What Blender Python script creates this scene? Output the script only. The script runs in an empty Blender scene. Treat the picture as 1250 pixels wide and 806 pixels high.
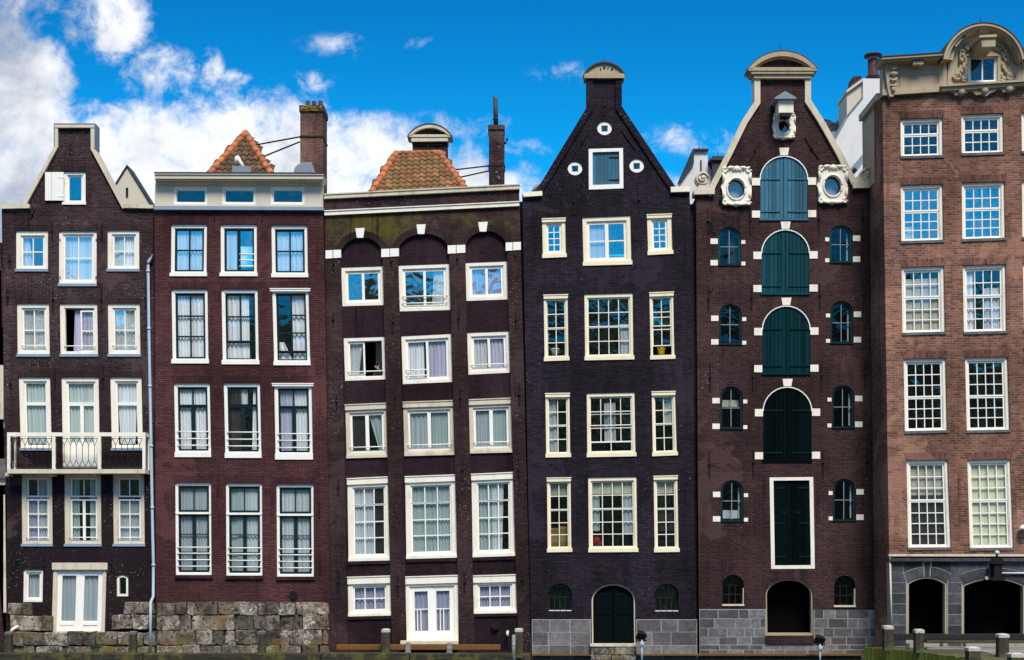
import bpy, bmesh, math, random
from mathutils import Vector, Matrix
from mathutils.geometry import tessellate_polygon

random.seed(11)
R = math.radians
S = 35.0            # photograph pixels per metre on the facade line y = 0
D = 45.0            # metres from the viewer to the facade line
HZ = 680.0          # horizon row in the photograph
CX = 625.0
ZC = (800 - HZ) / S # eye height above the quay

scene = bpy.context.scene
COL = scene.collection


def W(px, py, y=0.0):
    """Real x and z of something measured in the photograph that stands at depth y."""
    k = (D + y) / D
    return ((px - CX) / S * k, ZC + (HZ - py) / S * k)


# ------------------------------------------------------------------ mesh builder
class MB:
    def __init__(self):
        self.v = []; self.f = []; self.t = []; self.s = []

    def face(self, idx, tint=0.5, smooth=False):
        self.f.append(tuple(idx)); self.t.append(tint); self.s.append(smooth)

    def prism_xz(self, pts, ya, yb, tint=0.5, holes=(), caps=True):
        """Extrude a polygon of (x, z) points from depth ya to depth yb."""
        loops = [list(pts)] + [list(h) for h in holes]
        off = []
        for lp in loops:
            b = len(self.v); off.append(b)
            self.v += [(x, ya, z) for x, z in lp]
            self.v += [(x, yb, z) for x, z in lp]
        for lp, b in zip(loops, off):
            n = len(lp)
            for i in range(n):
                j = (i + 1) % n
                self.face((b + i, b + j, b + n + j, b + n + i), tint)
        if not caps: return
        if not holes:
            b = off[0]; n = len(pts)
            self.face(range(b, b + n), tint); self.face(range(b + n, b + 2 * n), tint)
        else:
            tri = tessellate_polygon([[Vector((x, z, 0)) for x, z in lp] for lp in loops])
            flat = []; flatb = []
            for lp, b in zip(loops, off):
                flat += list(range(b, b + len(lp)))
                flatb += list(range(b + len(lp), b + 2 * len(lp)))
            for t in tri:
                self.face([flat[i] for i in t], tint); self.face([flatb[i] for i in t], tint)

    def box(self, x0, x1, y0, y1, z0, z1, tint=0.5):
        self.prism_xz([(x0, z0), (x1, z0), (x1, z1), (x0, z1)], y0, y1, tint)

    def quad(self, a, b, c, d, tint=0.5, smooth=False):
        n = len(self.v); self.v += [tuple(a), tuple(b), tuple(c), tuple(d)]
        self.face((n, n + 1, n + 2, n + 3), tint, smooth)

    def tube(self, path, r, n=8, tint=0.5, caps=True):
        path = [Vector(p) for p in path]
        rr = r if isinstance(r, (list, tuple)) else [r] * len(path)
        rings = []
        for i, p in enumerate(path):
            d = (path[min(i + 1, len(path) - 1)] - path[max(i - 1, 0)]).normalized()
            up = Vector((0, 0, 1)) if abs(d.z) < 0.9 else Vector((1, 0, 0))
            a = d.cross(up).normalized(); b = d.cross(a).normalized()
            base = len(self.v); rings.append(base)
            for k in range(n):
                t = 2 * math.pi * k / n
                self.v.append(tuple(p + a * (math.cos(t) * rr[i]) + b * (math.sin(t) * rr[i])))
        for i in range(len(rings) - 1):
            for k in range(n):
                j = (k + 1) % n
                self.face((rings[i] + k, rings[i] + j, rings[i + 1] + j, rings[i + 1] + k), tint, n > 5)
        if caps:
            self.face(range(rings[0], rings[0] + n), tint); self.face(range(rings[-1], rings[-1] + n), tint)

    def lathe(self, c, prof, n=16, tint=0.5, axis='z'):
        """prof: list of (radius, height)."""
        rings = []
        for r, h in prof:
            base = len(self.v); rings.append(base)
            for k in range(n):
                t = 2 * math.pi * k / n
                if axis == 'z':
                    self.v.append((c[0] + r * math.cos(t), c[1] + r * math.sin(t), c[2] + h))
                else:
                    self.v.append((c[0] + r * math.cos(t), c[1] + h, c[2] + r * math.sin(t)))
        for i in range(len(rings) - 1):
            for k in range(n):
                j = (k + 1) % n
                self.face((rings[i] + k, rings[i] + j, rings[i + 1] + j, rings[i + 1] + k), tint, True)
        self.face(range(rings[0], rings[0] + n), tint); self.face(range(rings[-1], rings[-1] + n), tint)

    def ball(self, c, rx, ry, rz, n=10, m=7, tint=0.5):
        rings = []
        for i in range(1, m):
            p = math.pi * i / m
            base = len(self.v); rings.append(base)
            for k in range(n):
                t = 2 * math.pi * k / n
                self.v.append((c[0] + rx * math.sin(p) * math.cos(t), c[1] + ry * math.sin(p) * math.sin(t), c[2] + rz * math.cos(p)))
        for i in range(len(rings) - 1):
            for k in range(n):
                j = (k + 1) % n
                self.face((rings[i] + k, rings[i] + j, rings[i + 1] + j, rings[i + 1] + k), tint, True)
        for base, z in ((rings[0], rz), (rings[-1], -rz)):
            t = len(self.v); self.v.append((c[0], c[1], c[2] + z))
            for k in range(n): self.face((t, base + k, base + (k + 1) % n), tint, True)

    def build(self, name, mat, parent=None, recalc=True, bevel=0.0):
        me = bpy.data.meshes.new(name)
        o = bpy.data.objects.new(name, me); COL.objects.link(o)
        org = Vector((0, 0, 0))
        p = parent
        while p is not None:
            org += p.location; p = p.parent
        me.from_pydata([(x - org.x, y - org.y, z - org.z) for x, y, z in self.v], [], self.f)
        at = me.attributes.new('tint', 'FLOAT', 'FACE')
        at.data.foreach_set('value', self.t)
        me.polygons.foreach_set('use_smooth', self.s)
        if recalc:
            bm = bmesh.new(); bm.from_mesh(me)
            bmesh.ops.recalc_face_normals(bm, faces=bm.faces)
            bm.to_mesh(me); bm.free()
        me.materials.append(mat)
        if parent is not None: o.parent = parent
        if bevel:
            b = o.modifiers.new('bevel', 'BEVEL'); b.width = bevel; b.segments = 2; b.limit_method = 'ANGLE'
        return o


def tag(o, label=None, cat=None, group=None, kind=None):
    if label: o['label'] = label
    if cat: o['category'] = cat
    if group: o['group'] = group
    if kind: o['kind'] = kind
    return o


def empty(name, loc, label, cat, group=None):
    o = bpy.data.objects.new(name, None); COL.objects.link(o)
    o.location = loc; o.empty_display_size = 0.2
    return tag(o, label, cat, group)


# ------------------------------------------------------------------ materials
def new_mat(name):
    m = bpy.data.materials.new(name); m.use_nodes = True
    nt = m.node_tree; nt.nodes.clear()
    out = nt.nodes.new('ShaderNodeOutputMaterial')
    return m, nt, out


class NT:
    def __init__(self, nt): self.nt = nt
    def n(self, t, **kw):
        nd = self.nt.nodes.new('ShaderNode' + t)
        for k, v in kw.items(): setattr(nd, k, v)
        return nd
    def l(self, a, b): self.nt.links.new(a, b)
    def put(self, sock, v):
        if hasattr(v, 'links'): self.l(v, sock)
        else: sock.default_value = v
    def math(self, op, a, b=0.0, c=0.0, clamp=False):
        nd = self.n('Math', operation=op, use_clamp=clamp)
        for i, v in enumerate((a, b, c)): self.put(nd.inputs[i], v)
        return nd.outputs[0]
    def noise(self, vec, scale, detail=4, rough=0.55, dist=0.0, out='Fac'):
        nd = self.n('TexNoise')
        if vec is not None: self.l(vec, nd.inputs['Vector'])
        nd.inputs['Scale'].default_value = scale; nd.inputs['Detail'].default_value = detail
        nd.inputs['Roughness'].default_value = rough; nd.inputs['Distortion'].default_value = dist
        return nd.outputs[out]
    def ramp(self, fac, lo, hi, a=0.0, b=1.0):
        nd = self.n('MapRange', interpolation_type='SMOOTHSTEP')
        self.put(nd.inputs[0], fac)
        for i, v in enumerate((lo, hi, a, b)): self.put(nd.inputs[i + 1], v)
        return nd.outputs[0]
    def mix(self, fac, a, b, mode='MIX'):
        nd = self.n('Mix', data_type='RGBA', blend_type=mode)
        self.put(nd.inputs[0], fac)
        for i, v in ((6, a), (7, b)):
            if not hasattr(v, 'links') and len(v) == 3: v = (*v, 1)
            self.put(nd.inputs[i], v)
        return nd.outputs[2]
    def bsdf(self, col, rough=0.6, bump=None, bstr=0.3, bdist=0.02, spec=0.4, metal=0.0):
        nd = self.n('BsdfPrincipled')
        if not hasattr(col, 'links') and len(col) == 3: col = (*col, 1)
        self.put(nd.inputs['Base Color'], col); self.put(nd.inputs['Roughness'], rough)
        nd.inputs['Specular IOR Level'].default_value = spec; nd.inputs['Metallic'].default_value = metal
        if bump is not None:
            b = self.n('Bump'); b.inputs['Strength'].default_value = bstr; b.inputs['Distance'].default_value = bdist
            self.l(bump, b.inputs['Height']); self.l(b.outputs[0], nd.inputs['Normal'])
        return nd.outputs[0]


def objvec(t):
    return t.n('TexCoord').outputs['Object']


def mat_brick(name, c1, c2, mortar, bw=0.215, bh=0.066, ms=0.009, soldier=False, weather=0.45, speck=0.0, speck_col=(0.42, 0.36, 0.33),
              moss=None, lower=None, bias=0.0, rough=0.85, gain=0.82):
    c1, c2, mortar = [tuple(x * gain for x in c) for c in (c1, c2, mortar)]
    m, nt, out = new_mat(name); t = NT(nt)
    ov = objvec(t)
    sp = t.n('SeparateXYZ'); t.l(ov, sp.inputs[0])
    cb = t.n('CombineXYZ')
    xy = t.math('ADD', sp.outputs[0], sp.outputs[1])
    wob = t.math('MULTIPLY', t.math('SUBTRACT', t.noise(ov, 0.35, 2), 0.5), 0.10)
    zz = t.math('ADD', sp.outputs[2], wob)
    if soldier:
        t.l(zz, cb.inputs[0]); t.l(xy, cb.inputs[1])
    else:
        t.l(xy, cb.inputs[0]); t.l(zz, cb.inputs[1])
    br = t.n('TexBrick')
    t.l(cb.outputs[0], br.inputs['Vector'])
    br.inputs['Color1'].default_value = (*c1, 1); br.inputs['Color2'].default_value = (*c2, 1)
    br.inputs['Mortar'].default_value = (*mortar, 1)
    br.inputs['Scale'].default_value = 1.0; br.inputs['Mortar Size'].default_value = ms
    br.inputs['Mortar Smooth'].default_value = 0.3; br.inputs['Bias'].default_value = bias
    br.inputs['Brick Width'].default_value = bw; br.inputs['Row Height'].default_value = bh
    big = t.noise(ov, 0.55, 7, 0.65)
    streak_v = t.n('Mapping'); streak_v.inputs['Scale'].default_value = (2.2, 2.2, 0.22)
    t.l(ov, streak_v.inputs[0])
    streak = t.noise(streak_v.outputs[0], 1.0, 5, 0.6)
    fine = t.noise(cb.outputs[0], 9.0, 3, 0.7)
    f = t.math('ADD', t.math('MULTIPLY', big, 0.9), t.math('ADD', t.math('MULTIPLY', streak, 0.6), t.math('MULTIPLY', fine, 0.5)))
    val = t.ramp(f, 0.65, 1.35, 1.0 - weather, 1.0 + weather)
    val = t.math('MULTIPLY', val, t.ramp(t.noise(ov, 0.16, 4, 0.6, 0.5), 0.35, 0.65, 0.72, 1.28))
    vc = t.n('CombineColor')
    for i in range(3): t.l(val, vc.inputs[i])
    col = t.mix(1.0, br.outputs['Color'], vc.outputs[0], 'MULTIPLY')
    if lower:                                    # brick colour darker below a height, with a ragged edge
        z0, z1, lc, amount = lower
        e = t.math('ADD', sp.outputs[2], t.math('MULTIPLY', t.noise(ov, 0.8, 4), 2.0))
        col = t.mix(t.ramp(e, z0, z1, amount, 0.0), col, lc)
    if speck:
        sv = t.n('Mapping'); sv.inputs['Scale'].default_value = (1.0, 1.0, 3.0); t.l(ov, sv.inputs[0])
        sn = t.noise(sv.outputs[0], 9.5, 3, 0.6)
        area = t.ramp(t.noise(ov, 0.45, 4, 0.6), 0.38, 0.68, 0.0, 0.09)
        col = t.mix(t.ramp(t.math('ADD', sn, area), 0.74 - speck, 0.82 - speck, 0.0, 0.8), col, speck_col)
    if moss:
        z0, z1, mc = moss
        band = t.math('MULTIPLY', t.ramp(sp.outputs[2], z0, z0 + 0.9), t.ramp(sp.outputs[2], z1 - 0.25, z1, 1.0, 0.0))
        mm = t.math('MULTIPLY', band, t.ramp(t.math('MULTIPLY', t.math('ADD', t.noise(ov, 0.5, 3), t.noise(ov, 2.5, 5, 0.7)), 0.5), 0.42, 0.58))
        col = t.mix(t.math('MULTIPLY', mm, 0.75), col, mc)
    pn = t.noise(ov, 0.28, 8, 0.62, 0.8)
    patch = t.ramp(pn, 0.57, 0.60, 0.0, 0.7)
    pc = t.mix(0.6, col, tuple(1.9 * (0.6 * a + 0.4 * b) for a, b in zip(c1, mortar)))
    col = t.mix(patch, col, pc)
    drip_v = t.n('Mapping'); drip_v.inputs['Scale'].default_value = (3.2, 3.2, 0.12); t.l(ov, drip_v.inputs[0])
    drip = t.math('MULTIPLY', t.ramp(t.noise(drip_v.outputs[0], 1.0, 7, 0.7), 0.52, 0.70), t.ramp(t.noise(ov, 0.4, 3), 0.4, 0.6, 0.1, 0.75))
    col = t.mix(drip, col, tuple(0.35 * a for a in c2))
    bl_v = t.n('Mapping'); bl_v.inputs['Scale'].default_value = (1.0, 1.0, 1.8); t.l(ov, bl_v.inputs[0])
    bl = t.ramp(t.noise(bl_v.outputs[0], 2.6, 7, 0.75), 0.60, 0.74, 0.0, 0.35)
    col = t.mix(bl, col, tuple(min(1, 2.3 * a + 0.012) for a in c1))
    hgt = t.math('ADD', t.math('MULTIPLY', br.outputs['Fac'], -1.0), t.math('MULTIPLY', fine, 0.8))
    t.l(t.bsdf(col, rough, hgt, 0.5, 0.012, 0.08), out.inputs[0])
    return m


def mat_paint(name, col, rough=0.45, dirt=0.25, dirt_col=(0.25, 0.2, 0.14), scale=3.0, tintvar=0.0, bump=0.1, spec=0.15):
    m, nt, out = new_mat(name); t = NT(nt); ov = objvec(t)
    mp = t.n('Mapping'); mp.inputs['Scale'].default_value = (1, 1, 0.4); t.l(ov, mp.inputs[0])
    n1 = t.noise(mp.outputs[0], scale, 6, 0.65)
    c = t.mix(t.ramp(n1, 0.45, 0.8, 0.0, dirt), col, dirt_col)
    c = t.mix(t.math('MULTIPLY', t.ramp(t.noise(ov, 14, 3), 0.55, 0.75), dirt * 0.5), c, dirt_col)
    if tintvar:
        a = t.n('Attribute', attribute_name='tint')
        v = t.ramp(a.outputs['Fac'], 0, 1, 1 - tintvar, 1 + tintvar)
        vc = t.n('CombineColor')
        for i in range(3): t.l(v, vc.inputs[i])
        c = t.mix(1.0, c, vc.outputs[0], 'MULTIPLY')
    t.l(t.bsdf(c, rough, t.noise(ov, 20, 3), bump, 0.01, spec), out.inputs[0])
    return m


def mat_stone(name, c1, c2, c3, moss=0.0, moss_col=(0.13, 0.12, 0.02), scale=2.5, tintvar=0.35, dark=0.85, pale=0.8, stain=0.0):
    m, nt, out = new_mat(name); t = NT(nt); ov = objvec(t)
    n1 = t.noise(ov, scale, 8, 0.7, 0.3); n2 = t.noise(ov, scale * 4, 6, 0.7)
    c = t.mix(t.ramp(n1, 0.42, 0.58), c1, c2)
    c = t.mix(t.ramp(n2, 0.50, 0.62, 0, dark), c, c3)
    c = t.mix(t.ramp(t.noise(ov, scale * 1.7, 9, 0.75, .6), 0.56, 0.64, 0, pale), c, tuple(min(1, 1.7 * x) for x in c2))
    a = t.n('Attribute', attribute_name='tint')
    v = t.ramp(a.outputs['Fac'], 0, 1, 1 - tintvar, 1 + tintvar)
    vc = t.n('CombineColor')
    for i in range(3): t.l(v, vc.inputs[i])
    c = t.mix(1.0, c, vc.outputs[0], 'MULTIPLY')
    if stain: c = t.mix(t.ramp(t.noise(ov, 1.1, 7, 0.7, 0.5), 0.50, 0.64, 0, stain), c, (0.15, 0.095, 0.04))
    if moss:
        mn = t.noise(ov, 1.3, 6, 0.7)
        c = t.mix(t.ramp(mn, 0.62 - moss, 0.72 - moss, 0.0, 0.85), c, moss_col)
    h = t.math('ADD', n1, t.math('MULTIPLY', n2, 0.6))
    t.l(t.bsdf(c, 0.9, h, 0.7, 0.05, 0.25), out.inputs[0])
    return m


def mat_glass(name, refl=0.3, tint=(0.96, 0.985, 0.975), wav=0.02):
    m, nt, out = new_mat(name); t = NT(nt); ov = objvec(t)
    tr = t.n('BsdfTransparent'); tr.inputs[0].default_value = (*tint, 1)
    gl = t.n('BsdfGlossy'); gl.inputs['Roughness'].default_value = 0.015
    gl.inputs['Color'].default_value = (0.62, 0.88, 0.90, 1)
    b = t.n('Bump'); b.inputs['Strength'].default_value = 0.35; b.inputs['Distance'].default_value = wav
    t.l(t.noise(ov, 1.6, 2, 0.5, 0.6), b.inputs['Height']); t.l(b.outputs[0], gl.inputs['Normal'])
    mx = t.n('MixShader'); mx.inputs[0].default_value = refl
    t.l(tr.outputs[0], mx.inputs[1]); t.l(gl.outputs[0], mx.inputs[2]); t.l(mx.outputs[0], out.inputs[0])
    return m


def mat_cloth(name, col, trans=0.15):
    m, nt, out = new_mat(name); t = NT(nt); ov = objvec(t)
    mp = t.n('Mapping'); mp.inputs['Scale'].default_value = (9, 1, 0.05); t.l(ov, mp.inputs[0])
    n1 = t.noise(mp.outputs[0], 2.0, 4, 0.6)
    c = t.mix(t.ramp(n1, 0.4, 0.7, 0.0, 0.5), col, tuple(x * 0.45 for x in col))
    d = t.n('BsdfDiffuse'); tl = t.n('BsdfTranslucent'); t.l(c, d.inputs[0]); t.l(c, tl.inputs[0])
    mx = t.n('MixShader'); mx.inputs[0].default_value = trans
    t.l(d.outputs[0], mx.inputs[1]); t.l(tl.outputs[0], mx.inputs[2]); t.l(mx.outputs[0], out.inputs[0])
    return m


def mat_wood(name, c1, c2, moss=0.0, moss_col=(0.07, 0.085, 0.015), rough=0.85, vertical=True):
    m, nt, out = new_mat(name); t = NT(nt); ov = objvec(t)
    mp = t.n('Mapping'); mp.inputs['Scale'].default_value = (9, 9, 0.8) if vertical else (0.8, 9, 9)
    t.l(ov, mp.inputs[0])
    n1 = t.noise(mp.outputs[0], 1.5, 6, 0.7)
    c = t.mix(t.ramp(n1, 0.3, 0.7), c1, c2)
    if moss: c = t.mix(t.ramp(t.noise(ov, 2.2, 6, 0.7), 0.65 - moss, 0.78 - moss, 0, 0.9), c, moss_col)
    t.l(t.bsdf(c, rough, n1, 0.6, 0.03), out.inputs[0])
    return m


def mat_tile(name, c1, c2, c3):
    m, nt, out = new_mat(name); t = NT(nt); ov = objvec(t)
    a = t.n('Attribute', attribute_name='tint')
    c = t.mix(a.outputs['Fac'], c1, c2)
    c = t.mix(t.ramp(t.noise(ov, 2.2, 8, 0.75), 0.40, 0.60, 0, 0.9), c, c3)
    t.l(t.bsdf(c, 0.75, t.noise(ov, 12, 4), 0.3, 0.02), out.inputs[0])
    return m


M = {}
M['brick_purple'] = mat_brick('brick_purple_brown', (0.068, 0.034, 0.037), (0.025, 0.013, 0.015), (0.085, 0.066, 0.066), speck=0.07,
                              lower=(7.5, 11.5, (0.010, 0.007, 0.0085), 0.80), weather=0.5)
M['brick_burgundy'] = mat_brick('brick_burgundy', (0.135, 0.052, 0.050), (0.076, 0.032, 0.032), (0.036, 0.015, 0.017), ms=0.012, speck=0.02, weather=0.35)
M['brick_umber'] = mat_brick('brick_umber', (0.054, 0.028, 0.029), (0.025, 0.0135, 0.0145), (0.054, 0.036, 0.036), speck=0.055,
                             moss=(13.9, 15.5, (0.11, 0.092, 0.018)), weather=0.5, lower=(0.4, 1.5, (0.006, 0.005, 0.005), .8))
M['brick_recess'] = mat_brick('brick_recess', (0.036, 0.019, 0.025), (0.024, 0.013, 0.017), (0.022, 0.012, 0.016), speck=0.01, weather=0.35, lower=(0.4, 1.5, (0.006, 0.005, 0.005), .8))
M['brick_black'] = mat_brick('brick_blue_black', (0.038, 0.028, 0.039), (0.017, 0.013, 0.020), (0.013, 0.010, 0.015), ms=0.012, speck=0.02, weather=0.45)
M['brick_brown'] = mat_brick('brick_brown', (0.066, 0.027, 0.027), (0.028, 0.0125, 0.013), (0.078, 0.055, 0.052), speck=0.035, weather=0.4)
M['brick_orange'] = mat_brick('brick_orange', (0.325, 0.134, 0.088), (0.125, 0.053, 0.040), (0.25, 0.175, 0.13), bw=0.23, bh=0.082, ms=0.013, speck=0.03, weather=0.5, bias=-0.05)
M['brick_orange_s'] = mat_brick('brick_orange_soldier', (0.25, 0.092, 0.062), (0.11, 0.042, 0.032), (0.18, 0.13, 0.11), bw=0.23, bh=0.085, ms=0.01, soldier=True)
M['brick_purple_s'] = mat_brick('brick_purple_soldier', (0.046, 0.024, 0.026), (0.026, 0.015, 0.018), (0.07, 0.055, 0.05), soldier=True)
M['brick_burgundy_s'] = mat_brick('brick_burgundy_soldier', (0.082, 0.029, 0.032), (0.055, 0.021, 0.024), (0.035, 0.018, 0.02), soldier=True)
M['brick_black_s'] = mat_brick('brick_black_soldier', (0.032, 0.023, 0.031), (0.019, 0.015, 0.021), (0.014, 0.011, 0.016), soldier=True)
M['brick_umber_s'] = mat_brick('brick_umber_soldier', (0.040, 0.020, 0.022), (0.024, 0.014, 0.016), (0.05, 0.036, 0.035), soldier=True)
M['brick_brown_s'] = mat_brick('brick_brown_soldier', (0.058, 0.026, 0.022), (0.034, 0.017, 0.016), (0.06, 0.045, 0.04), soldier=True)
M['brick_chimney'] = mat_brick('brick_chimney', (0.20, 0.085, 0.058), (0.10, 0.045, 0.036), (0.20, 0.16, 0.14), speck=0.03)
M['cream_yellow'] = mat_paint('yellow_cream_paint', (0.86, 0.75, 0.53), dirt=0.32, dirt_col=(0.45, 0.34, 0.2))
M['cream'] = mat_paint('cream_paint', (0.86, 0.79, 0.66), dirt=0.42, dirt_col=(0.42, 0.34, 0.22))
M['cream_old'] = mat_paint('weathered_cream', (0.64, 0.56, 0.42), dirt=0.6, dirt_col=(0.26, 0.20, 0.12))
M['ochre'] = mat_paint('ochre_stone_paint', (0.41, 0.325, 0.21), dirt=0.45, dirt_col=(0.16, 0.12, 0.07), rough=0.6)
M['beige'] = mat_paint('beige_plaster', (0.60, 0.54, 0.42), dirt=0.25, dirt_col=(0.36, 0.3, 0.2), rough=0.7)
M['white'] = mat_paint('white_paint', (0.87, 0.835, 0.765), dirt=0.22, dirt_col=(0.5, 0.46, 0.38))
M['cap'] = mat_paint('grimy_white_cap', (0.46, 0.44, 0.38), dirt=0.95, dirt_col=(0.10, 0.10, 0.06), rough=0.85, scale=6)
M['white_dirty'] = mat_paint('white_plaster', (0.70, 0.68, 0.66), dirt=0.35, dirt_col=(0.4, 0.37, 0.35), rough=0.8)
M['dark_green'] = mat_paint('dark_green_paint', (0.006, 0.022, 0.026), rough=0.5, spec=0.12, dirt=0.1, dirt_col=(0.03, 0.04, 0.04))
M['hatch_blue'] = mat_paint('blue_hatch_paint', (0.030, 0.118, 0.178), rough=0.6, dirt=0.55, dirt_col=(0.10, 0.17, 0.21), tintvar=0.28, scale=5)
M['hatch_teal'] = mat_paint('teal_hatch_paint', (0.005, 0.053, 0.069), rough=0.6, spec=0.06, dirt=0.35, dirt_col=(0.03, 0.08, 0.09), tintvar=0.28, scale=5)
M['hatch_deep'] = mat_paint('deep_green_hatch_paint', (0.003, 0.024, 0.029), rough=0.7, spec=0.03, dirt=0.2, dirt_col=(0.006, 0.02, 0.023), tintvar=0.28, scale=5)
M['hatch_dark'] = mat_paint('black_green_hatch_paint', (0.0012, 0.0042, 0.0048), rough=0.7, spec=0.03, dirt=0.2, dirt_col=(0.003, 0.008, 0.009), tintvar=0.28)
M['iron'] = mat_paint('black_iron', (0.012, 0.010, 0.011), rough=0.5, dirt=0.3, dirt_col=(0.05, 0.025, 0.015))
M['lead'] = mat_paint('lead_sheet', (0.22, 0.25, 0.30), rough=0.5, dirt=0.3, dirt_col=(0.1, 0.11, 0.13))
M['sill_blue'] = mat_paint('blue_grey_sill', (0.24, 0.31, 0.40), rough=0.5, dirt=0.3, dirt_col=(0.1, 0.12, 0.15))
M['pipe'] = mat_paint('pale_blue_pipe', (0.42, 0.52, 0.60), rough=0.4, dirt=0.2, dirt_col=(0.2, 0.25, 0.3))
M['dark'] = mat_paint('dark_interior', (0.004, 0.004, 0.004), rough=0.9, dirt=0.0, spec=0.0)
M['room_grey'] = mat_paint('grey_room_paint', (0.62, 0.62, 0.64), rough=0.9, dirt=0.1)
M['slate'] = mat_paint('dark_slate', (0.05, 0.048, 0.055), rough=0.6, dirt=0.4, dirt_col=(0.09, 0.08, 0.075))
M['rust'] = mat_paint('rusty_steel', (0.16, 0.075, 0.02), rough=0.8, dirt=0.6, dirt_col=(0.07, 0.035, 0.015))
M['flue'] = mat_paint('red_brown_flue', (0.06, 0.028, 0.032), rough=0.6, dirt=0.3, dirt_col=(0.03, 0.02, 0.02))
M['stone_rough'] = mat_stone('rough_old_stone', (0.08, 0.06, 0.044), (0.25, 0.21, 0.17), (0.016, 0.013, 0.012), moss=0.05, tintvar=0.6, stain=0.8, scale=2.1, pale=1.0, dark=1.0)
M['stone_mossy'] = mat_stone('mossy_old_stone', (0.09, 0.072, 0.055), (0.24, 0.205, 0.165), (0.018, 0.015, 0.013), moss=0.07, tintvar=0.55, stain=0.7, scale=3.2)
M['stone_grey'] = mat_stone('grey_ashlar', (0.10, 0.094, 0.094), (0.15, 0.14, 0.14), (0.075, 0.07, 0.072), tintvar=0.4, scale=1.4, dark=.6, pale=.3)
M['stone_dark'] = mat_stone('dark_bluestone', (0.045, 0.045, 0.05), (0.075, 0.073, 0.078), (0.03, 0.03, 0.033), tintvar=0.5, scale=1.6, dark=.5, pale=.2)
M['joint'] = mat_paint('pale_joint', (0.36, 0.34, 0.32), rough=0.9, dirt=0.5, dirt_col=(0.1, 0.1, 0.1))
M['joint_dark'] = mat_paint('dark_joint', (0.045, 0.038, 0.03), rough=0.95, dirt=0.4, dirt_col=(0.1, 0.09, 0.07))
M['tile_mossy'] = mat_tile('mossy_pantile', (0.14, 0.055, 0.02), (0.32, 0.14, 0.05), (0.12, 0.085, 0.022))
M['tile_brown'] = mat_tile('brown_pantile', (0.08, 0.04, 0.016), (0.20, 0.09, 0.03), (0.045, 0.036, 0.012))
M['tile_ridge'] = mat_tile('orange_ridge_tile', (0.46, 0.13, 0.042), (0.56, 0.18, 0.065), (0.26, 0.085, 0.035))
M['post_wood'] = mat_wood('mossy_post_wood', (0.022, 0.018, 0.012), (0.05, 0.042, 0.024), moss=0.2, moss_col=(0.075, 0.078, 0.014))
M['beam_wood'] = mat_wood('mossy_beam_wood', (0.010, 0.009, 0.006), (0.04, 0.035, 0.018), moss=0.16, moss_col=(0.085, 0.072, 0.014), vertical=False)
M['green_wood'] = mat_wood('algae_green_planks', (0.07, 0.085, 0.012), (0.24, 0.27, 0.035), moss=0.05, moss_col=(0.03, 0.035, 0.01))
M['black_wood'] = mat_wood('black_tarred_wood', (0.006, 0.006, 0.006), (0.018, 0.017, 0.015), vertical=False)
M['deck_wood'] = mat_wood('brown_deck_wood', (0.035, 0.03, 0.015), (0.11, 0.09, 0.05), moss=0.12, vertical=False)
M['grey_wood'] = mat_wood('grey_weathered_wood', (0.14, 0.13, 0.12), (0.30, 0.285, 0.265), vertical=False)
M['glass_sky'] = mat_glass('bright_old_glass', 0.36, wav=0.02)
M['glass_mid'] = mat_glass('window_glass', 0.13, wav=0.03)
M['glass_low'] = mat_glass('dim_window_glass', 0.12, tint=(.76, .81, .81), wav=0.06)
M['glass_dark'] = mat_glass('dark_old_glass', 0.05, tint=(.7, .75, .75), wav=0.05)
M['curtain_white'] = mat_cloth('white_net_curtain', (0.93, 0.93, 0.95))
M['curtain_grey'] = mat_cloth('grey_curtain', (0.70, 0.71, 0.74))
M['curtain_lilac'] = mat_cloth('lilac_curtain', (0.58, 0.55, 0.72))
M['curtain_green'] = mat_cloth('pale_green_curtain', (0.62, 0.70, 0.68))
M['curtain_dark'] = mat_cloth('dark_curtain', (0.06, 0.045, 0.05))
M['blind'] = mat_cloth('cream_blind', (0.84, 0.80, 0.58))
M['blind_beige'] = mat_cloth('beige_blind', (0.55, 0.50, 0.40))
M['skin'] = mat_paint('skin', (0.62, 0.40, 0.30), rough=0.55, dirt=0.0)
M['navy'] = mat_paint('navy_cloth', (0.03, 0.036, 0.06), rough=0.9, dirt=0.0)
M['hair'] = mat_paint('dark_hair', (0.018, 0.012, 0.009), rough=0.6, dirt=0.0)
M['yellow'] = mat_paint('yellow_glaze', (0.72, 0.50, 0.02), rough=0.25, dirt=0.0)
M['leaf'] = mat_paint('green_leaf', (0.035, 0.10, 0.02), rough=0.5, dirt=0.0)
M['soil'] = mat_paint('dark_soil', (0.03, 0.02, 0.012), rough=0.95, dirt=0.0)
M['card'] = mat_paint('brown_cardboard', (0.42, 0.25, 0.09), rough=0.8, dirt=0.15)
M['red'] = mat_paint('red_cloth', (0.45, 0.02, 0.025), rough=0.8, dirt=0.0)
M['lens'] = mat_paint('white_lens', (0.5, 0.5, 0.5), rough=0.15, dirt=0.0)
M['lichen'] = mat_paint('yellow_lichen', (0.24, 0.19, 0.02), rough=0.95, dirt=0.5, dirt_col=(0.1, 0.07, 0.03))


# ------------------------------------------------------------------ 2-D helpers in photograph pixels
def rect(x0, y0, x1, y1): return [(x0, y0), (x1, y0), (x1, y1), (x0, y1)]


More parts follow.
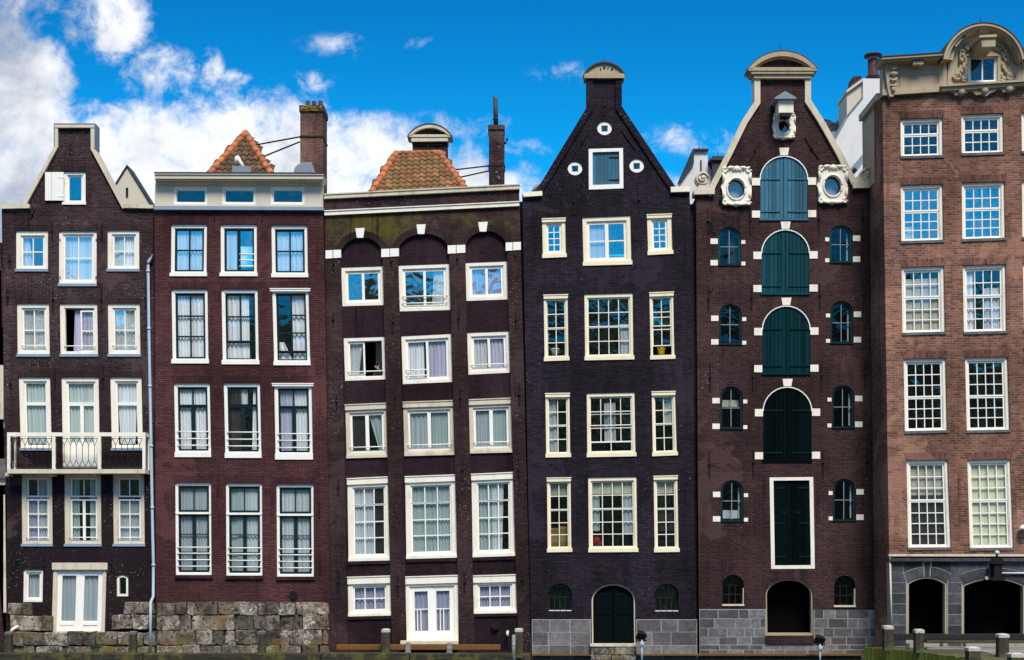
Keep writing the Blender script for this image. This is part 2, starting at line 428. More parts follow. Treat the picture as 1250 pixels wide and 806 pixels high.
def arch(x0, x1, yt, yb, rise=None, n=14, dx=0.0):
    """Door shape with a round or segmental head; dx shears the foot sideways."""
    cx = (x0 + x1) / 2; hw = (x1 - x0) / 2
    if rise is None: rise = hw
    pts = [(x1 + dx, yb), (x0 + dx, yb)]
    pts.reverse()
    pts = [(x0 + dx, yb)]
    for i in range(n + 1):
        a = math.pi - math.pi * i / n
        pts.append((cx + hw * math.cos(a), yt + rise - rise * math.sin(a)))
    pts.append((x1 + dx, yb))
    return pts


def segarch(x0, x1, yt, yb, rise, n=12):
    """Segmental arch head made of a circular arc of small rise."""
    hw = (x1 - x0) / 2; cx = (x0 + x1) / 2
    rad = (hw * hw + rise * rise) / (2 * rise); cy = yt + rad
    a0 = math.asin(hw / rad)
    return [(x0, yb)] + [(cx + rad * math.sin(-a0 + 2 * a0 * i / n), cy - rad * math.cos(-a0 + 2 * a0 * i / n)) for i in range(n + 1)] + [(x1, yb)]


def ellipse(cx, cy, rx, ry, n=24, ph=0.0):
    return [(cx + rx * math.cos(2 * math.pi * i / n + ph), cy + ry * math.sin(2 * math.pi * i / n + ph)) for i in range(n)]


def strip(path, w):
    """Polygon of width w lying to the right of a walked path (y down)."""
    n = len(path); outp = []
    for i, (x, y) in enumerate(path):
        ns = []
        if i > 0:
            a = path[i - 1]; dx, dy = x - a[0], y - a[1]; l = math.hypot(dx, dy); ns.append((-dy / l, dx / l))
        if i < n - 1:
            a = path[i + 1]; dx, dy = a[0] - x, a[1] - y; l = math.hypot(dx, dy); ns.append((-dy / l, dx / l))
        nx = sum(q[0] for q in ns); ny = sum(q[1] for q in ns); l = math.hypot(nx, ny); nx /= l; ny /= l
        c = nx * ns[0][0] + ny * ns[0][1]
        outp.append((x + nx * w / max(c, 0.4), y + ny * w / max(c, 0.4)))
    return list(path) + outp[::-1]


class Quad:
    def __init__(self, tl, tr, br, bl):
        self.p = (tl, tr, br, bl)
        self.w = (math.dist(tl, tr) + math.dist(bl, br)) / 2
        self.h = (math.dist(tl, bl) + math.dist(tr, br)) / 2
    def at(self, a, b):
        u, v = a / self.w, b / self.h
        tl, tr, br, bl = self.p
        return tuple((tl[i] * (1 - u) + tr[i] * u) * (1 - v) + (bl[i] * (1 - u) + br[i] * u) * v for i in (0, 1))
    def rect(self, a0, b0, a1, b1):
        return [self.at(a0, b0), self.at(a1, b0), self.at(a1, b1), self.at(a0, b1)]


def Q(x0, y0, x1, y1, dx=0.0, dy=0.0):
    """Window rectangle; dx = how far the foot is right of the head, dy = how much the right side is lower."""
    return Quad((x0, y0), (x1, y0 + dy), (x1 + dx, y1 + dy), (x0 + dx, y1))


class House:
    def __init__(self, name, cx, y0, label, cat, group='canal houses in the row'):
        self.y0 = y0
        x, _ = W(cx, 800, y0)
        self.root = empty(name, (x, y0, 0), label, cat, group)
        self.holes = []
    def P(self, pts): return [W(px, py, self.y0) for px, py in pts]
    def prism(self, mb, pts, ya, yb, tint=0.5, holes=()):
        yf = self.y0 + min(ya, 0.0) if ya < -0.04 else self.y0      # pieces standing proud are measured on their front face
        f = lambda l: [W(px, py, yf) for px, py in l]
        mb.prism_xz(f(pts), self.y0 + ya, self.y0 + yb, tint, [f(h) for h in holes])
    def part(self, name, mat, pts, ya, yb, parent=None, holes=(), bevel=0.0):
        mb = MB(); self.prism(mb, pts, ya, yb, 0.5, holes)
        return mb.build(name, M[mat] if isinstance(mat, str) else mat, parent or self.root, bevel=bevel)
    def pt(self, px, py, dy=0.0):
        x, z = W(px, py, self.y0); return (x, self.y0 + dy, z)
    def wall(self, outline, mat, ya=0.0, thick=0.32, name='wall', extra=()):
        return self.part(name, mat, outline, ya, ya + thick, holes=[list(h) for h in self.holes] + list(extra))
    def body(self, left, right, mat, depth=9.0, top=None):
        """Side walls, back wall and a roof slab closing the house behind its facade; left/right = (px, py_top, px_bottom)."""
        lx, lt, lb = left; rx, rt, rb = right
        y = self.y0
        mb = MB()
        x0, z0 = W(lx, lt, y); x1, z1 = W(rx, rt, y); xb0, _ = W(lb, 800, y); xb1, _ = W(rb, 800, y)
        e = 0.03
        for xa, xc, z in ((x0, xb0, z0), (x1, xb1, z1)):
            s = 1 if xa < (x0 + x1) / 2 else -1
            a0, a1 = xa + s * e, xa + s * 0.25; c0, c1 = xc + s * e, xc + s * 0.25
            n = len(mb.v)
            zt = z - 0.05
            for yy in (y + 0.33, y + depth):
                mb.v += [(c0, yy, -0.4), (c1, yy, -0.4), (a1, yy, zt), (a0, yy, zt)]
            mb.face((n, n + 1, n + 2, n + 3)); mb.face((n + 4, n + 5, n + 6, n + 7))
            for i in range(4):
                j = (i + 1) % 4; mb.face((n + i, n + j, n + 4 + j, n + 4 + i))
        zt = min(z0, z1) - 0.06
        mb.box(min(x0, xb0) + 0.3, max(x1, xb1) - 0.3, y + depth - 0.3, y + depth - 0.002, -0.4, zt)
        o = mb.build('side_wall', mat, self.root)
        return o
    def flat_roof(self, left, right, depth=9.0):
        y = self.y0; x0, z0 = left; x1, z1 = right
        (xa, za), (xb, zb) = W(x0, z0, y), W(x1, z1, y)
        mb = MB(); z = min(za, zb)
        mb.box(xa + 0.28, xb - 0.28, y + 0.34, y + depth - 0.31, z - 0.45, z - 0.25)
        return mb.build('roof', M['slate'], self.root)
    def pitched_roof(self, left, apex, right, depth=9.0, mat='slate'):
        y = self.y0
        mb = MB()
        pts = self.P([left, apex, right])
        t = 0.18
        inner = [(pts[0][0] + t * 1.3, pts[0][1]), (pts[1][0], pts[1][1] - t * 1.4), (pts[2][0] - t * 1.3, pts[2][1])]
        mb.prism_xz(pts + inner[::-1], y + 0.34, y + depth)
        b = [(inner[0][0], inner[0][1]), inner[1], inner[2]]
        mb.prism_xz(b, y + depth - 0.3, y + depth - 0.02)
        return mb.build('roof', M[mat], self.root)
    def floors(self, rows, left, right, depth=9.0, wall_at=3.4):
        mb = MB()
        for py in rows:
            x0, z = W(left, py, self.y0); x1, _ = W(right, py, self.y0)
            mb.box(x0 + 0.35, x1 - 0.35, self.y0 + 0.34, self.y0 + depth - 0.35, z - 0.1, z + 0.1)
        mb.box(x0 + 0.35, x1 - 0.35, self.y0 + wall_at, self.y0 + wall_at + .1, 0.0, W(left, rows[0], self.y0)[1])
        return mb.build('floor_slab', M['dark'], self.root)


def anchor(H, x, y0, y1, x2=None, w=1.3, bar=True):
    """Black iron wall anchor."""
    mb = MB(); x2 = x if x2 is None else x2
    a = H.pt(x, y0, -0.035); b = H.pt(x2, y1, -0.035)
    d = Vector(b) - Vector(a); l = d.length; d.normalize()
    nx = Vector((d.z, 0, -d.x)) * (w / S / 2)
    def q(p, s): return (p[0] + nx.x * s, p[2] + nx.z * s)
    mb.prism_xz([q(a, -1), q(a, 1), q(b, 1), q(b, -1)], H.y0 - 0.045, H.y0 - 0.004)
    m = [(a[i] + b[i]) / 2 for i in range(3)]
    if bar: mb.ball((m[0], H.y0 - 0.045, m[2]), 0.045, 0.04, 0.06, 8, 5)
    return mb.build('wall_anchor', M['iron'], H.root)


def curtain(parent, H, q, spec, iw, base, fy):
    """spec = (u0, u1, v0, v1, material, folds[, u0 at foot, u1 at foot]); fractions of the glazed opening."""
    u0, u1, v0, v1, mat, folds = spec[:6]
    b0, b1 = (spec[6], spec[7]) if len(spec) > 6 else (u0, u1)
    ix, iy, iww, ihh = iw
    mb = MB()
    nx = max(4, int(folds * 6)) if folds else 2; nz = 8 if folds else 2
    rnd = random.Random(len(bpy.data.objects) * 7)
    if folds: folds = max(1, folds * rnd.uniform(.7, 1.25))
    ph = [rnd.uniform(-0.9, 0.9) for _ in range(int(folds) + 2)] if folds else [0]
    grid = []
    for j in range(nz + 1):
        v = v0 + (v1 - v0) * j / nz
        tt = j / nz
        row = []
        for i in range(nx + 1):
            s = i / nx
            ua = u0 + (b0 - u0) * tt; ub = u1 + (b1 - u1) * tt
            k = s * folds; kk = int(min(k, len(ph) - 1))
            ss = s + (ph[kk] * 0.10 / max(folds, 1) * math.sin(math.pi * (k - int(k))) if folds else 0)
            u = ua + (ub - ua) * ss
            px, py = q.at(ix + u * iww, iy + v * ihh)
            x, z = W(px, py, H.y0)
            dep = (0.024 * math.sin(2 * math.pi * k + ph[kk])) * (0.7 + 0.5 * tt) if folds else 0
            mb.v.append((x, H.y0 + base + dep, z)); row.append(len(mb.v) - 1)
        grid.append(row)
    for j in range(nz):
        for i in range(nx):
            mb.face((grid[j][i], grid[j][i + 1], grid[j + 1][i + 1], grid[j + 1][i]), 0.5, True)
    return mb.build('curtain' if folds else 'blind_or_dark_panel', M[mat], parent, recalc=False)


def window(H, q, frame='cream', fw=(3, 3, 3, 3), fy=0.05, sashes=((0, 0, 1, 1, 2, 2),), sash='white', sw=2.2, bw=1.1, glass='glass_mid',
           curtains=(), sill=None, head=None, rails=(), rail_mat='white', soldier=None, room=None, hole=True, name='window', base=0.155, hinges=False):
    """One window: frame mesh with children sash, pane, curtain, sill, guard_rail ..."""
    l, t, r, b = fw
    w, h = q.w, q.h
    outer = q.rect(-0.7, -0.7, w + 0.7, h + 0.7)
    inner = q.rect(l, t, w - r, h - b)
    if hole: H.holes.append(q.rect(0, 0, w, h))
    mb = MB()
    H.prism(mb, outer, fy, fy + 0.14, 0.5, [inner])
    # narrow stepped bead inside the frame
    i2 = q.rect(l + 0.8, t + 0.8, w - r - 0.8, h - b - 0.8)
    H.prism(mb, q.rect(l - .01, t - .01, w - r + .01, h - b + .01), fy + 0.025, fy + 0.135, 0.5, [i2])
    root = mb.build(name, M[frame], H.root)
    if head:                                         # projecting head board: (height, overhang)
        hh, oh = head
        m2 = MB(); H.prism(m2, q.rect(-oh, -0.4, w + oh, hh), -0.02 if fy < .1 else .07, fy + 0.02)
        H.prism(m2, q.rect(-oh - 0.5, -0.7, w + oh + 0.5, 0.5), -0.038 if fy < .1 else .045, fy + 0.01)
        m2.build('head_board', M[frame], root)
    if sill:                                         # (height, overhang, material, drop)
        sh, oh, sm = sill
        m2 = MB(); H.prism(m2, q.rect(-oh, h - sh, w + oh, h + 0.2), -0.04 if fy < .1 else .05, fy + 0.05)
        m2.build('sill', M[sm], root)
    ix, iy = l + 0.8, t + 0.8; iw, ih = w - l - r - 1.6, h - t - b - 1.6
    pb = MB()
    for s in sashes:
        u0, v0, u1, v1, nx, ny = s[:6]
        opt = s[6] if len(s) > 6 else {}
        a0, b0, a1, b1 = ix + u0 * iw, iy + v0 * ih, ix + u1 * iw, iy + v1 * ih
        o = opt.get('w', sw); ob = opt.get('bottom', o); dy = opt.get('dy', 0.0)
        m2 = MB()
        ga0, gb0, ga1, gb1 = a0 + o, b0 + o, a1 - o, b1 - ob
        H.prism(m2, q.rect(a0 + .05, b0 + .05, a1 - .05, b1 - .05), fy + 0.055 + dy, fy + 0.105 + dy, 0.5, [q.rect(ga0, gb0, ga1, gb1)])
        xs = opt.get('xs') or [i / nx for i in range(1, nx)]
        ys = opt.get('ys') or [i / ny for i in range(1, ny)]
        vb = opt.get('vb', bw)
        for f in xs:
            c = ga0 + f * (ga1 - ga0); H.prism(m2, q.rect(c - vb / 2, gb0 - .05, c + vb / 2, gb1 + .05), fy + 0.064 + dy, fy + 0.098 + dy)
        for f in ys:
            c = gb0 + f * (gb1 - gb0); H.prism(m2, q.rect(ga0 - .05, c - bw / 2, ga1 + .05, c + bw / 2), fy + 0.067 + dy, fy + 0.101 + dy)
        m2.build('sash', M[opt.get('mat', sash)], root)
        if opt.get('open'): continue
        xx = [0] + list(xs) + [1]; yy = [0] + list(ys) + [1]
        for i in range(len(xx) - 1):
            for j in range(len(yy) - 1):
                c = q.rect(ga0 + xx[i] * (ga1 - ga0), gb0 + yy[j] * (gb1 - gb0), ga0 + xx[i + 1] * (ga1 - ga0), gb0 + yy[j + 1] * (gb1 - gb0))
                pts = H.P(c)
                sxx = abs(pts[1][0] - pts[0][0]) * 0.5; szz = abs(pts[0][1] - pts[3][1]) * 0.5
                tx = random.gauss(0, 0.003) * sxx; tz = random.gauss(0, 0.004) * szz
                off = ((-tx - tz), (tx - tz), (tx + tz), (-tx + tz))
                yb = H.y0 + fy + 0.083 + dy
                pb.quad(*[(p[0], yb + off[k], p[1]) for k, p in enumerate(pts)])
    if pb.f: pb.build('pane', M[glass], root, recalc=False)
    for c in curtains: curtain(root, H, q, c, (ix, iy, iw, ih), fy + base, fy)
    if rails:
        m2 = MB()
        for v in rails:
            if isinstance(v, tuple): v, ua, ub = v
            else: ua, ub = -0.03, 1.03
            p0 = H.P([q.at(ix + ua * iw, iy + v * ih), q.at(ix + ub * iw, iy + v * ih)])
            m2.tube([(p0[0][0], H.y0 + fy - 0.02, p0[0][1]), (p0[1][0], H.y0 + fy - 0.02, p0[1][1])], 0.021, 6)
        m2.build('guard_rail', M[rail_mat], root)
    if hinges:
        for f in (0.16, 0.84):
            for a in (1.2, w - 1.2):
                m2 = MB(); H.prism(m2, q.rect(a - 0.5, f * h - 1.6, a + 0.5, f * h + 1.6), fy - 0.015, fy + 0.02)
                m2.build('hinge', M['iron'], root)
    if soldier:
        sm, hh, ex = soldier
        m2 = MB()
        H.prism(m2, q.rect(-1.0, -hh, w + 1.0, -0.15)[:0] or [q.at(-ex, -hh), q.at(w + ex, -hh), q.at(w + 0.6, -0.25), q.at(-0.6, -0.25)], -0.008, 0.05)
        m2.build('brick_lintel', M[sm], root)
    return root


def arched_window(H, x0, x1, yt, yb, rise, frame, fw=2.0, nx=2, ny=2, glass='glass_mid', dx=0.0, fy=0.06, bar=None, bw=0.8, sill=None, yband=None, segment=False):
    mk = (lambda a, b, c, d, e: segarch(a, b, c, d, e)) if segment else (lambda a, b, c, d, e: arch(a, b, c, d, e, dx=dx))
    H.holes.append(mk(x0, x1, yt, yb, rise))
    mb = MB()
    H.prism(mb, mk(x0 - .6, x1 + .6, yt - .6, yb + .6, rise), fy, fy + 0.12, 0.5, [mk(x0 + fw, x1 - fw, yt + fw, yb - fw, max(rise - fw, 1))])
    root = mb.build('window', M[frame], H.root)
    m2 = MB()
    for i in range(1, nx):
        c = x0 + fw + (x1 - x0 - 2 * fw) * i / nx
        top = yt + fw + (abs(i / nx - 0.5) * 2) ** 2 * rise
        H.prism(m2, [(c - bw / 2, top), (c + bw / 2, top), (c + bw / 2 + dx, yb - fw), (c - bw / 2 + dx, yb - fw)], fy + 0.03, fy + 0.08)
    for j in range(1, ny):
        c = yt + fw + (yb - yt - 2 * fw) * (j / ny if yband is None else yband[j - 1])
        H.prism(m2, rect(x0 + fw, c - bw / 2, x1 - fw, c + bw / 2), fy + 0.033, fy + 0.083)
    if m2.f: m2.build('glazing_bar', M[bar or frame], root)
    m3 = MB()
    pts = H.P(mk(x0 + fw - .3, x1 - fw + .3, yt + fw - .3, yb - fw + .3, max(rise - fw, 1)))
    n = len(m3.v); m3.v += [(x, H.y0 + fy + 0.06, z) for x, z in pts]; m3.face(range(n, n + len(pts)))
    m3.build('pane', M[glass], root, recalc=False)
    if sill:
        m4 = MB(); H.prism(m4, rect(x0 - 0.5 + dx, yb - 0.9, x1 + 0.5 + dx, yb + 1.0), -0.05, fy + 0.02); m4.build('sill', M[sill], root)
    return root


def blocks(mb, H, x0, x1, rows, ya, yb, wr=(16, 34), jit=0.6, gap=0.7, depth_var=0.05, rnd=None, skip=None):
    """Courses of separately shaped stone blocks in one mesh; rows = list of y edges; x0/x1 numbers or functions of y."""
    rnd = rnd or random.Random(3)
    fx0 = x0 if callable(x0) else (lambda y: x0); fx1 = x1 if callable(x1) else (lambda y: x1)
    for r in range(len(rows) - 1):
        yt, ybm = rows[r], rows[r + 1]
        x = fx0(yt); xe = fx1(yt)
        while x < xe - 1:
            w = rnd.uniform(*wr)
            if xe - (x + w) < wr[0] * 0.6: w = xe - x
            j = lambda: rnd.uniform(-jit, jit)
            g = gap / 2
            pts = [(x + g + j(), yt + g + j()), (x + w / 2, yt + g + j() * .6), (x + w - g + j(), yt + g + j()),
                   (x + w - g + j(), ybm - g + j()), (x + w / 2, ybm - g + j() * .6), (x + g + j(), ybm - g + j())]
            if not (skip and skip(x, yt, x + w, ybm)):
                H.prism(mb, pts, ya - rnd.uniform(0, depth_var), yb, rnd.random())
            x += w


# ================================================================== HOUSE 1: dark brick neck gable with the balcony
H = House('canal_house', 96, 0.0, 'dark purple-brown brick house with white balcony and open white attic shutter', 'house')
win = dict(frame='cream', sash='white', sw=1.9, bw=1.3, sill=(3.0, 0.6, 'sill_blue'), soldier=('brick_purple_s', 7, 2))
# attic window
window(H, Q(77, 209.5, 104.5, 250), fw=(4, 3.5, 4, 3.5), sashes=((0, 0, 1, 1, 1, 1),), glass='glass_sky', frame='white', sash='white', sill=(3.2, 0.8, 'white'),
       soldier=('brick_purple_s', 6, 1), sw=1.6)
four = ((0, 0, 1, 1, 2, 2),)
window(H, Q(19.2, 281.5, 58.5, 331.5), fw=(5, 5.5, 4.5, 5), sashes=four, glass='glass_sky', curtains=[(0, .3, 0, 1, 'curtain_white', 2, 0, .45)], **win)
window(H, Q(71.7, 282, 118, 349.5, dx=-.2), fw=(4, 3.5, 4, 6), sashes=((0, 0, 1, 1, 2, 2, {'w': 2.2}),), glass='glass_sky', curtains=[(0, .5, 0, 1, 'curtain_white', 5), (.5, 1, 0, 1, 'curtain_white', 5)], hinges=True, **win)
window(H, Q(131, 281, 170, 331.5), fw=(5, 4.5, 4.5, 5), sashes=four, glass='glass_mid', curtains=[(0, .5, 0, 1, 'curtain_green', 1), (.5, 1, 0, 1, 'curtain_white', 4)], **win)
window(H, Q(20.2, 370.5, 59.8, 435.5, dx=.9), fw=(5, 5, 4.5, 6), sashes=((0, 0, 1, 1, 2, 2, {'ys': [.5]}),), glass='glass_sky', curtains=[(0, 1, 0, 1, 'curtain_white', 8)], rails=(.87,), **win)
window(H, Q(72.5, 370.5, 118.6, 435.5, dx=1), fw=(5, 5, 4, 6), sashes=((.52, 0.04, 1, 1, 1, 2), ), glass='glass_mid',
       curtains=[(.3, .5, .03, 1, 'curtain_lilac', 3, .24, .5), (.54, 1, 0, 1, 'curtain_lilac', 5)], rails=(.88,), **win)
window(H, Q(131.2, 370.5, 170.5, 435.5, dx=.9), fw=(5, 5, 4.5, 6), sashes=four, glass='glass_sky', curtains=[(0, 1, 0, 1, 'curtain_white', 7)], rails=(.87,), **win)
# balcony floor: two tall windows and a door
tall = ((0, 0, 1, .34, 1, 1), (0, .34, 1, 1, 1, 1))
window(H, Q(22.5, 460.5, 61, 550, dx=2.3), fw=(5, 4.5, 4.5, 4.5), sashes=tall, curtains=[(0, 1, 0, .96, 'curtain_green', 9)], **win)
window(H, Q(74.7, 460.5, 120.3, 573.6, dx=1.8), fw=(5, 5, 4.5, 1), sashes=((0, 0, 1, .25, 1, 1), (0, .25, .52, 1, 1, 1, {'bottom': 32, 'w': 2.4}), (.5, .25, 1, 1, 1, 1, {'bottom': 32, 'w': 2.4, 'dy': .006})),
       curtains=[(0, .75, 0, .75, 'curtain_green', 7), (.75, 1, 0, .75, 'curtain_grey', 4)], **{**win, 'sill': None})
window(H, Q(134.2, 460.5, 172.6, 550, dx=2), fw=(5, 4.5, 4.5, 4.5), sashes=tall, curtains=[(0.05, .95, 0, .96, 'curtain_white', 6, .12, .8)], **win)
sm6 = ((0, 0, 1, .30, 2, 1), (0, .33, 1, 1, 2, 3))
low = dict(win, frame='cream_old', glass='glass_low')
window(H, Q(25.8, 577.6, 63.5, 667, dx=.7), fw=(5, 5, 4.5, 4.5), sashes=sm6, curtains=[(0, .45, .3, 1, 'curtain_lilac', 4), (.5, 1, .0, 1, 'curtain_grey', 4)], rails=(.93,), **low)
window(H, Q(78, 577.6, 123, 667, dx=.8), fw=(6, 5, 5, 4.5), sashes=((0, 0, 1, .30, 2, 1), (0, .33, .51, 1, 1, 3), (.49, .33, 1, 1, 1, 3, {'dy': .006})), curtains=[(0, .3, 0, 1, 'curtain_green', 3), (.7, 1, 0, 1, 'curtain_green', 3)], rails=(.93,), **low)
window(H, Q(137.5, 577.6, 175.8, 667, dx=.9), fw=(5, 5, 4.5, 4.5), sashes=sm6, curtains=[(0, 1, .35, 1, 'curtain_grey', 7)], rails=(.93,), **low)
# ground floor
window(H, Q(28.5, 695.5, 52.5, 735, dx=-.6), fw=(2.5, 3, 2.5, 3), sashes=((0, 0, 1, 1, 1, 1),), curtains=[(0, 1, 0, 1, 'curtain_grey', 4)], **{**low, 'sill': None, 'soldier': None, 'frame': 'cream'})
d = window(H, Q(64.5, 694, 130, 772.5, dx=-2.2), name='door', fw=(4.5, 2.5, 4.5, 1.5), frame='cream_old', sashes=((0, 0, .51, 1, 1, 1, {'w': 5.5, 'bottom': 12}), (.49, 0, 1, 1, 1, 1, {'w': 5.5, 'bottom': 12, 'dy': .008})),
           glass='glass_low', curtains=[(0, .5, 0, 1, 'curtain_grey', 6), (.5, 1, 0, 1, 'curtain_grey', 5)])
m = MB(); q = Q(64.5, 687.5, 130.5, 696); H.prism(m, q.rect(-.8, -.5, q.w + .8, 8), -.02, .08); m.build('head_board', M['cream_old'], d)
m = MB(); m.box(*[W(x, 0)[0] for x in (61, 127.5)], -.22, .12, W(0, 775)[1], W(0, 772.3)[1]); m.build('sill', M['grey_wood'], d)
m = MB()
for u in (.18, .7):
    q = Quad((64.5, 694), (130, 694), (127.8, 772.5), (62.3, 772.5))
    H.prism(m, q.rect(8.5 + (u > .5) * 29, 66, 26 + (u > .5) * 29, 69.5), .09, .12)
m.build('door_panel', M['white'], d)
arched_window(H, 142.5, 156.5, 702, 728, 3.5, 'cream', fw=2.8, nx=1, ny=1, glass='glass_low', segment=True, fy=.03)
# outline
out1 = [(2, 252), (30, 251), (67.5, 180), (67, 153), (114.5, 153), (114.8, 181), (152.5, 251), (187, 254), (190.5, 806), (8.5, 806)]
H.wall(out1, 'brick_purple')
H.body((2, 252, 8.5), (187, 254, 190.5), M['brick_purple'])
H.pitched_roof((38, 256), (92, 204), (148, 256))
H.floors((350, 452, 572, 676), 8, 187)
m = MB()
H.prism(m, strip([(25.5, 252.5), (66.3, 178.5), (66.3, 151.5)], 4.2), -.10, .36)
H.prism(m, strip([(115.2, 151.5), (115.4, 181), (153.5, 252.5)], 4.6), -.10, .36)
H.prism(m, rect(66.4, 151.3, 115.1, 155.8), -.12, .37)
H.prism(m, [(1.2, 249.5), (27, 248.6), (36, 249.2), (35.5, 254), (1.5, 254.8)], -.12, .36)
H.prism(m, [(150.5, 249.5), (187, 250.2), (187, 254.4), (152, 253.8)], -.12, .36)
m.build('gable_coping', M['cream_old'], H.root)
m = MB(); H.prism(m, strip([(65.6, 178), (65.6, 150.6), (116, 150.6), (116, 181)], 1.0), -.13, .38); m.build('lead_edge', M['lead'], H.root)
# open attic shutter, hinged on the left of the window and folded back on the wall
m = MB(); H.prism(m, Q(55, 210.2, 78, 244.8).rect(0, 0, 7.5, 34.6), -.075, -.03, .4); H.prism(m, Q(55, 210.2, 78, 244.8).rect(7.9, 0, 22.5, 34.6), -.075, -.03, .6)
sh = m.build('shutter', M['white'], H.root)
for y in (216, 239):
    m = MB(); H.prism(m, rect(70, y, 79, y + 1.2), -.085, -.07); m.build('hinge', M['white'], sh)
# the open sash of the third floor middle window swings inward: dark opening left, casement right
for x, a, b in ((12, 310, 326), (64, 272, 292), (65, 352, 380), (124.5, 272, 292), (124, 352, 380), (9.5, 352, 372), (178, 352, 375), (13, 462, 474), (67, 448, 474), (126, 448, 474), (54, 680, 700), (136, 676, 700), (21, 676, 694)):
    anchor(H, x, a, b)
anchor(H, 42, 256, 267, 38); anchor(H, 86, 176, 188, bar=False)
# balcony
P6 = -.60
def bx(px, py, y): x, z = W(px, py, y); return x, z
m = MB()
x0, zt = W(8.6, 572.8, P6); x1, zb = W(177.3, 578, P6)
m.box(x0, x1, P6, 0.0, zb, zt)
bal = m.build('balcony', M['cream_old'], H.root)
m = MB(); x, z = W(8.6, 528, P6); x2, z2 = W(177.3, 532.6, P6); m.box(x, x2, P6, P6 + .1, z2, z)
for xx in (x, x2 - .1): m.box(xx, xx + .1, P6 + .1, -.002, z2, z)
for pa, pb_ in ((8.6, 12.2), (63.5, 67.2), (119.2, 123), (173.8, 177.3)):
    xa, _ = W(pa, 530, P6); xb, _ = W(pb_, 530, P6); m.box(xa, xb, P6 + .004, P6 + .09, zt, z2)
for xx in (x, x2 - .09): m.box(xx, xx + .09, -.09, -.004, zt, z2)
m.build('railing', M['cream'], bal)
m = MB()
def bar(p, q_, y=P6 + .05, r=.011):
    a, b = W(p[0], p[1], y), W(q_[0], q_[1], y); m.tube([(a[0], y, a[1]), (b[0], y, b[1])], r, 5)
bar((12, 535.5), (174, 535.5)); bar((12, 569.8), (174, 569.8))
for s, e in ((12.2, 63.5), (67.2, 119.2), (123, 173.8)):
    n = 7; st = (e - s) / n
    for i in range(n):
        c = s + st * (i + .5)
        bar((c, 544), (c, 562))
        for sg in (-.5, .5):
            bar((c, 544), (c + sg * st, 535.5)); bar((c, 562), (c + sg * st, 569.8))
for xx in (x + .05, x2 - .05):
    for k in range(1, 4):
        m.tube([(xx, P6 + k * .15, zt), (xx, P6 + k * .15, z2)], .011, 5)
m.build('iron_bar', M['iron'], bal)
for px in (14, 68, 120, 172):
    m = MB(); x, z = W(px, 578, 0); m.prism_xz([(x - .06, z - .12), (x + .06, z - .12), (x + .06, z), (x - .06, z)], -.4, -.01)
    m.build('bracket', M['cream_old'], bal)
# drain pipe at the right edge
m = MB()
pp = [(186.5, 312), (186.3, 316), (182, 320.5), (181.6, 325), (183, 410), (185.5, 540), (187.4, 650), (188.4, 690), (188.2, 728), (186.6, 735), (186.2, 798)]
m.tube([H.pt(a, b, -.11 if b < 730 else -.27) for a, b in pp], .052, 10)
dp = m.build('drain_pipe', M['pipe'], H.root)
for a, b in ((181.8, 332), (182.9, 402), (184.2, 472), (185.7, 545), (187, 620), (188.4, 690)):
    m = MB(); c = H.pt(a, b, -.11); m.lathe(c, [(.068, -.035), (.068, .035)], 10); m.box(c[0] - .015, c[0] + .015, c[1], 0.0, c[2] - .02, c[2] + .02)
    m.build('pipe_bracket', M['pipe'], dp)
# rough stone at the foot of the house
rnd = random.Random(21)
m = MB()
blocks(m, H, 9, 39, [736, 751], -.12, .05, (14, 30), 1.0, .7, .04, rnd)
blocks(m, H, 12, 62, [751.3, 770.5], -.14, .05, (16, 40), 1.2, .7, .05, rnd)
m.build('stone_base', M['stone_rough'], H.root, bevel=.02); m = MB()
blocks(m, H, 151, 187, [735, 750], -.14, .05, (12, 38), 1.2, .7, .05, rnd)
blocks(m, H, 136, 190, [750.4, 768.5], -.16, .05, (12, 38), 1.2, .7, .05, rnd)
m.build('stone_base', M['stone_rough'], H.root, bevel=.02)
m = MB()
blocks(m, H, 9, 190, [771.5, 788.5], -.20, .05, (14, 32), 1.4, 1.0, .14, rnd)
blocks(m, H, 9, 190, [788.5, 799.5, 812], -.22, .05, (22, 45), 1.4, 1.0, .14, rnd)
m.build('stone_footing', M['stone_mossy'], H.root, bevel=.02)
m = MB(); c = H.pt(148, 747, -.03); m.lathe(c, [(.12, -.02), (.12, .03), (.05, .03), (.05, .0)], 14, axis='y'); m.build('vent', M['iron'], H.root)
m = MB(); a = H.pt(100.5, 770, -.45); m.tube([H.pt(24, 764.5, -.16), H.pt(20.5, 767, -.30), H.pt(18, 771, -.34)], .06, 8); m.build('waste_pipe', M['white_dirty'], H.root)

# ================================================================== HOUSE 2: burgundy, flat cornice
H = House('canal_house', 296, -0.12, 'burgundy brick house with flat cream cornice and dark green window sashes', 'house')
w2 = dict(frame='white', sash='dark_green', sw=2.3, bw=1.8, fy=.06, fw=(3.2, 4, 3.2, 5.5), soldier=('brick_burgundy_s', 9, 3))
window(H, Q(208.8, 273.8, 252.6, 337.3, dx=-.6), sashes=four, glass='glass_sky', curtains=[(0, .5, 0, 1, 'curtain_white', 5), (.5, 1, 0, 1, 'curtain_white', 5)], sill=(4, 1, 'white'), **w2)
window(H, Q(269, 273.9, 313.5, 337.3, dx=.2), sashes=((0, 0, .49, 1, 1, 1), (.47, 0, 1, 1, 1, 1, {'dy': .006})), glass='glass_sky', curtains=[(0, .48, 0, 1, 'curtain_white', 5)],
       rails=((.60, .52, 1), (.74, .52, 1), (.88, .52, 1)), sill=(4, 1, 'white'), **w2)
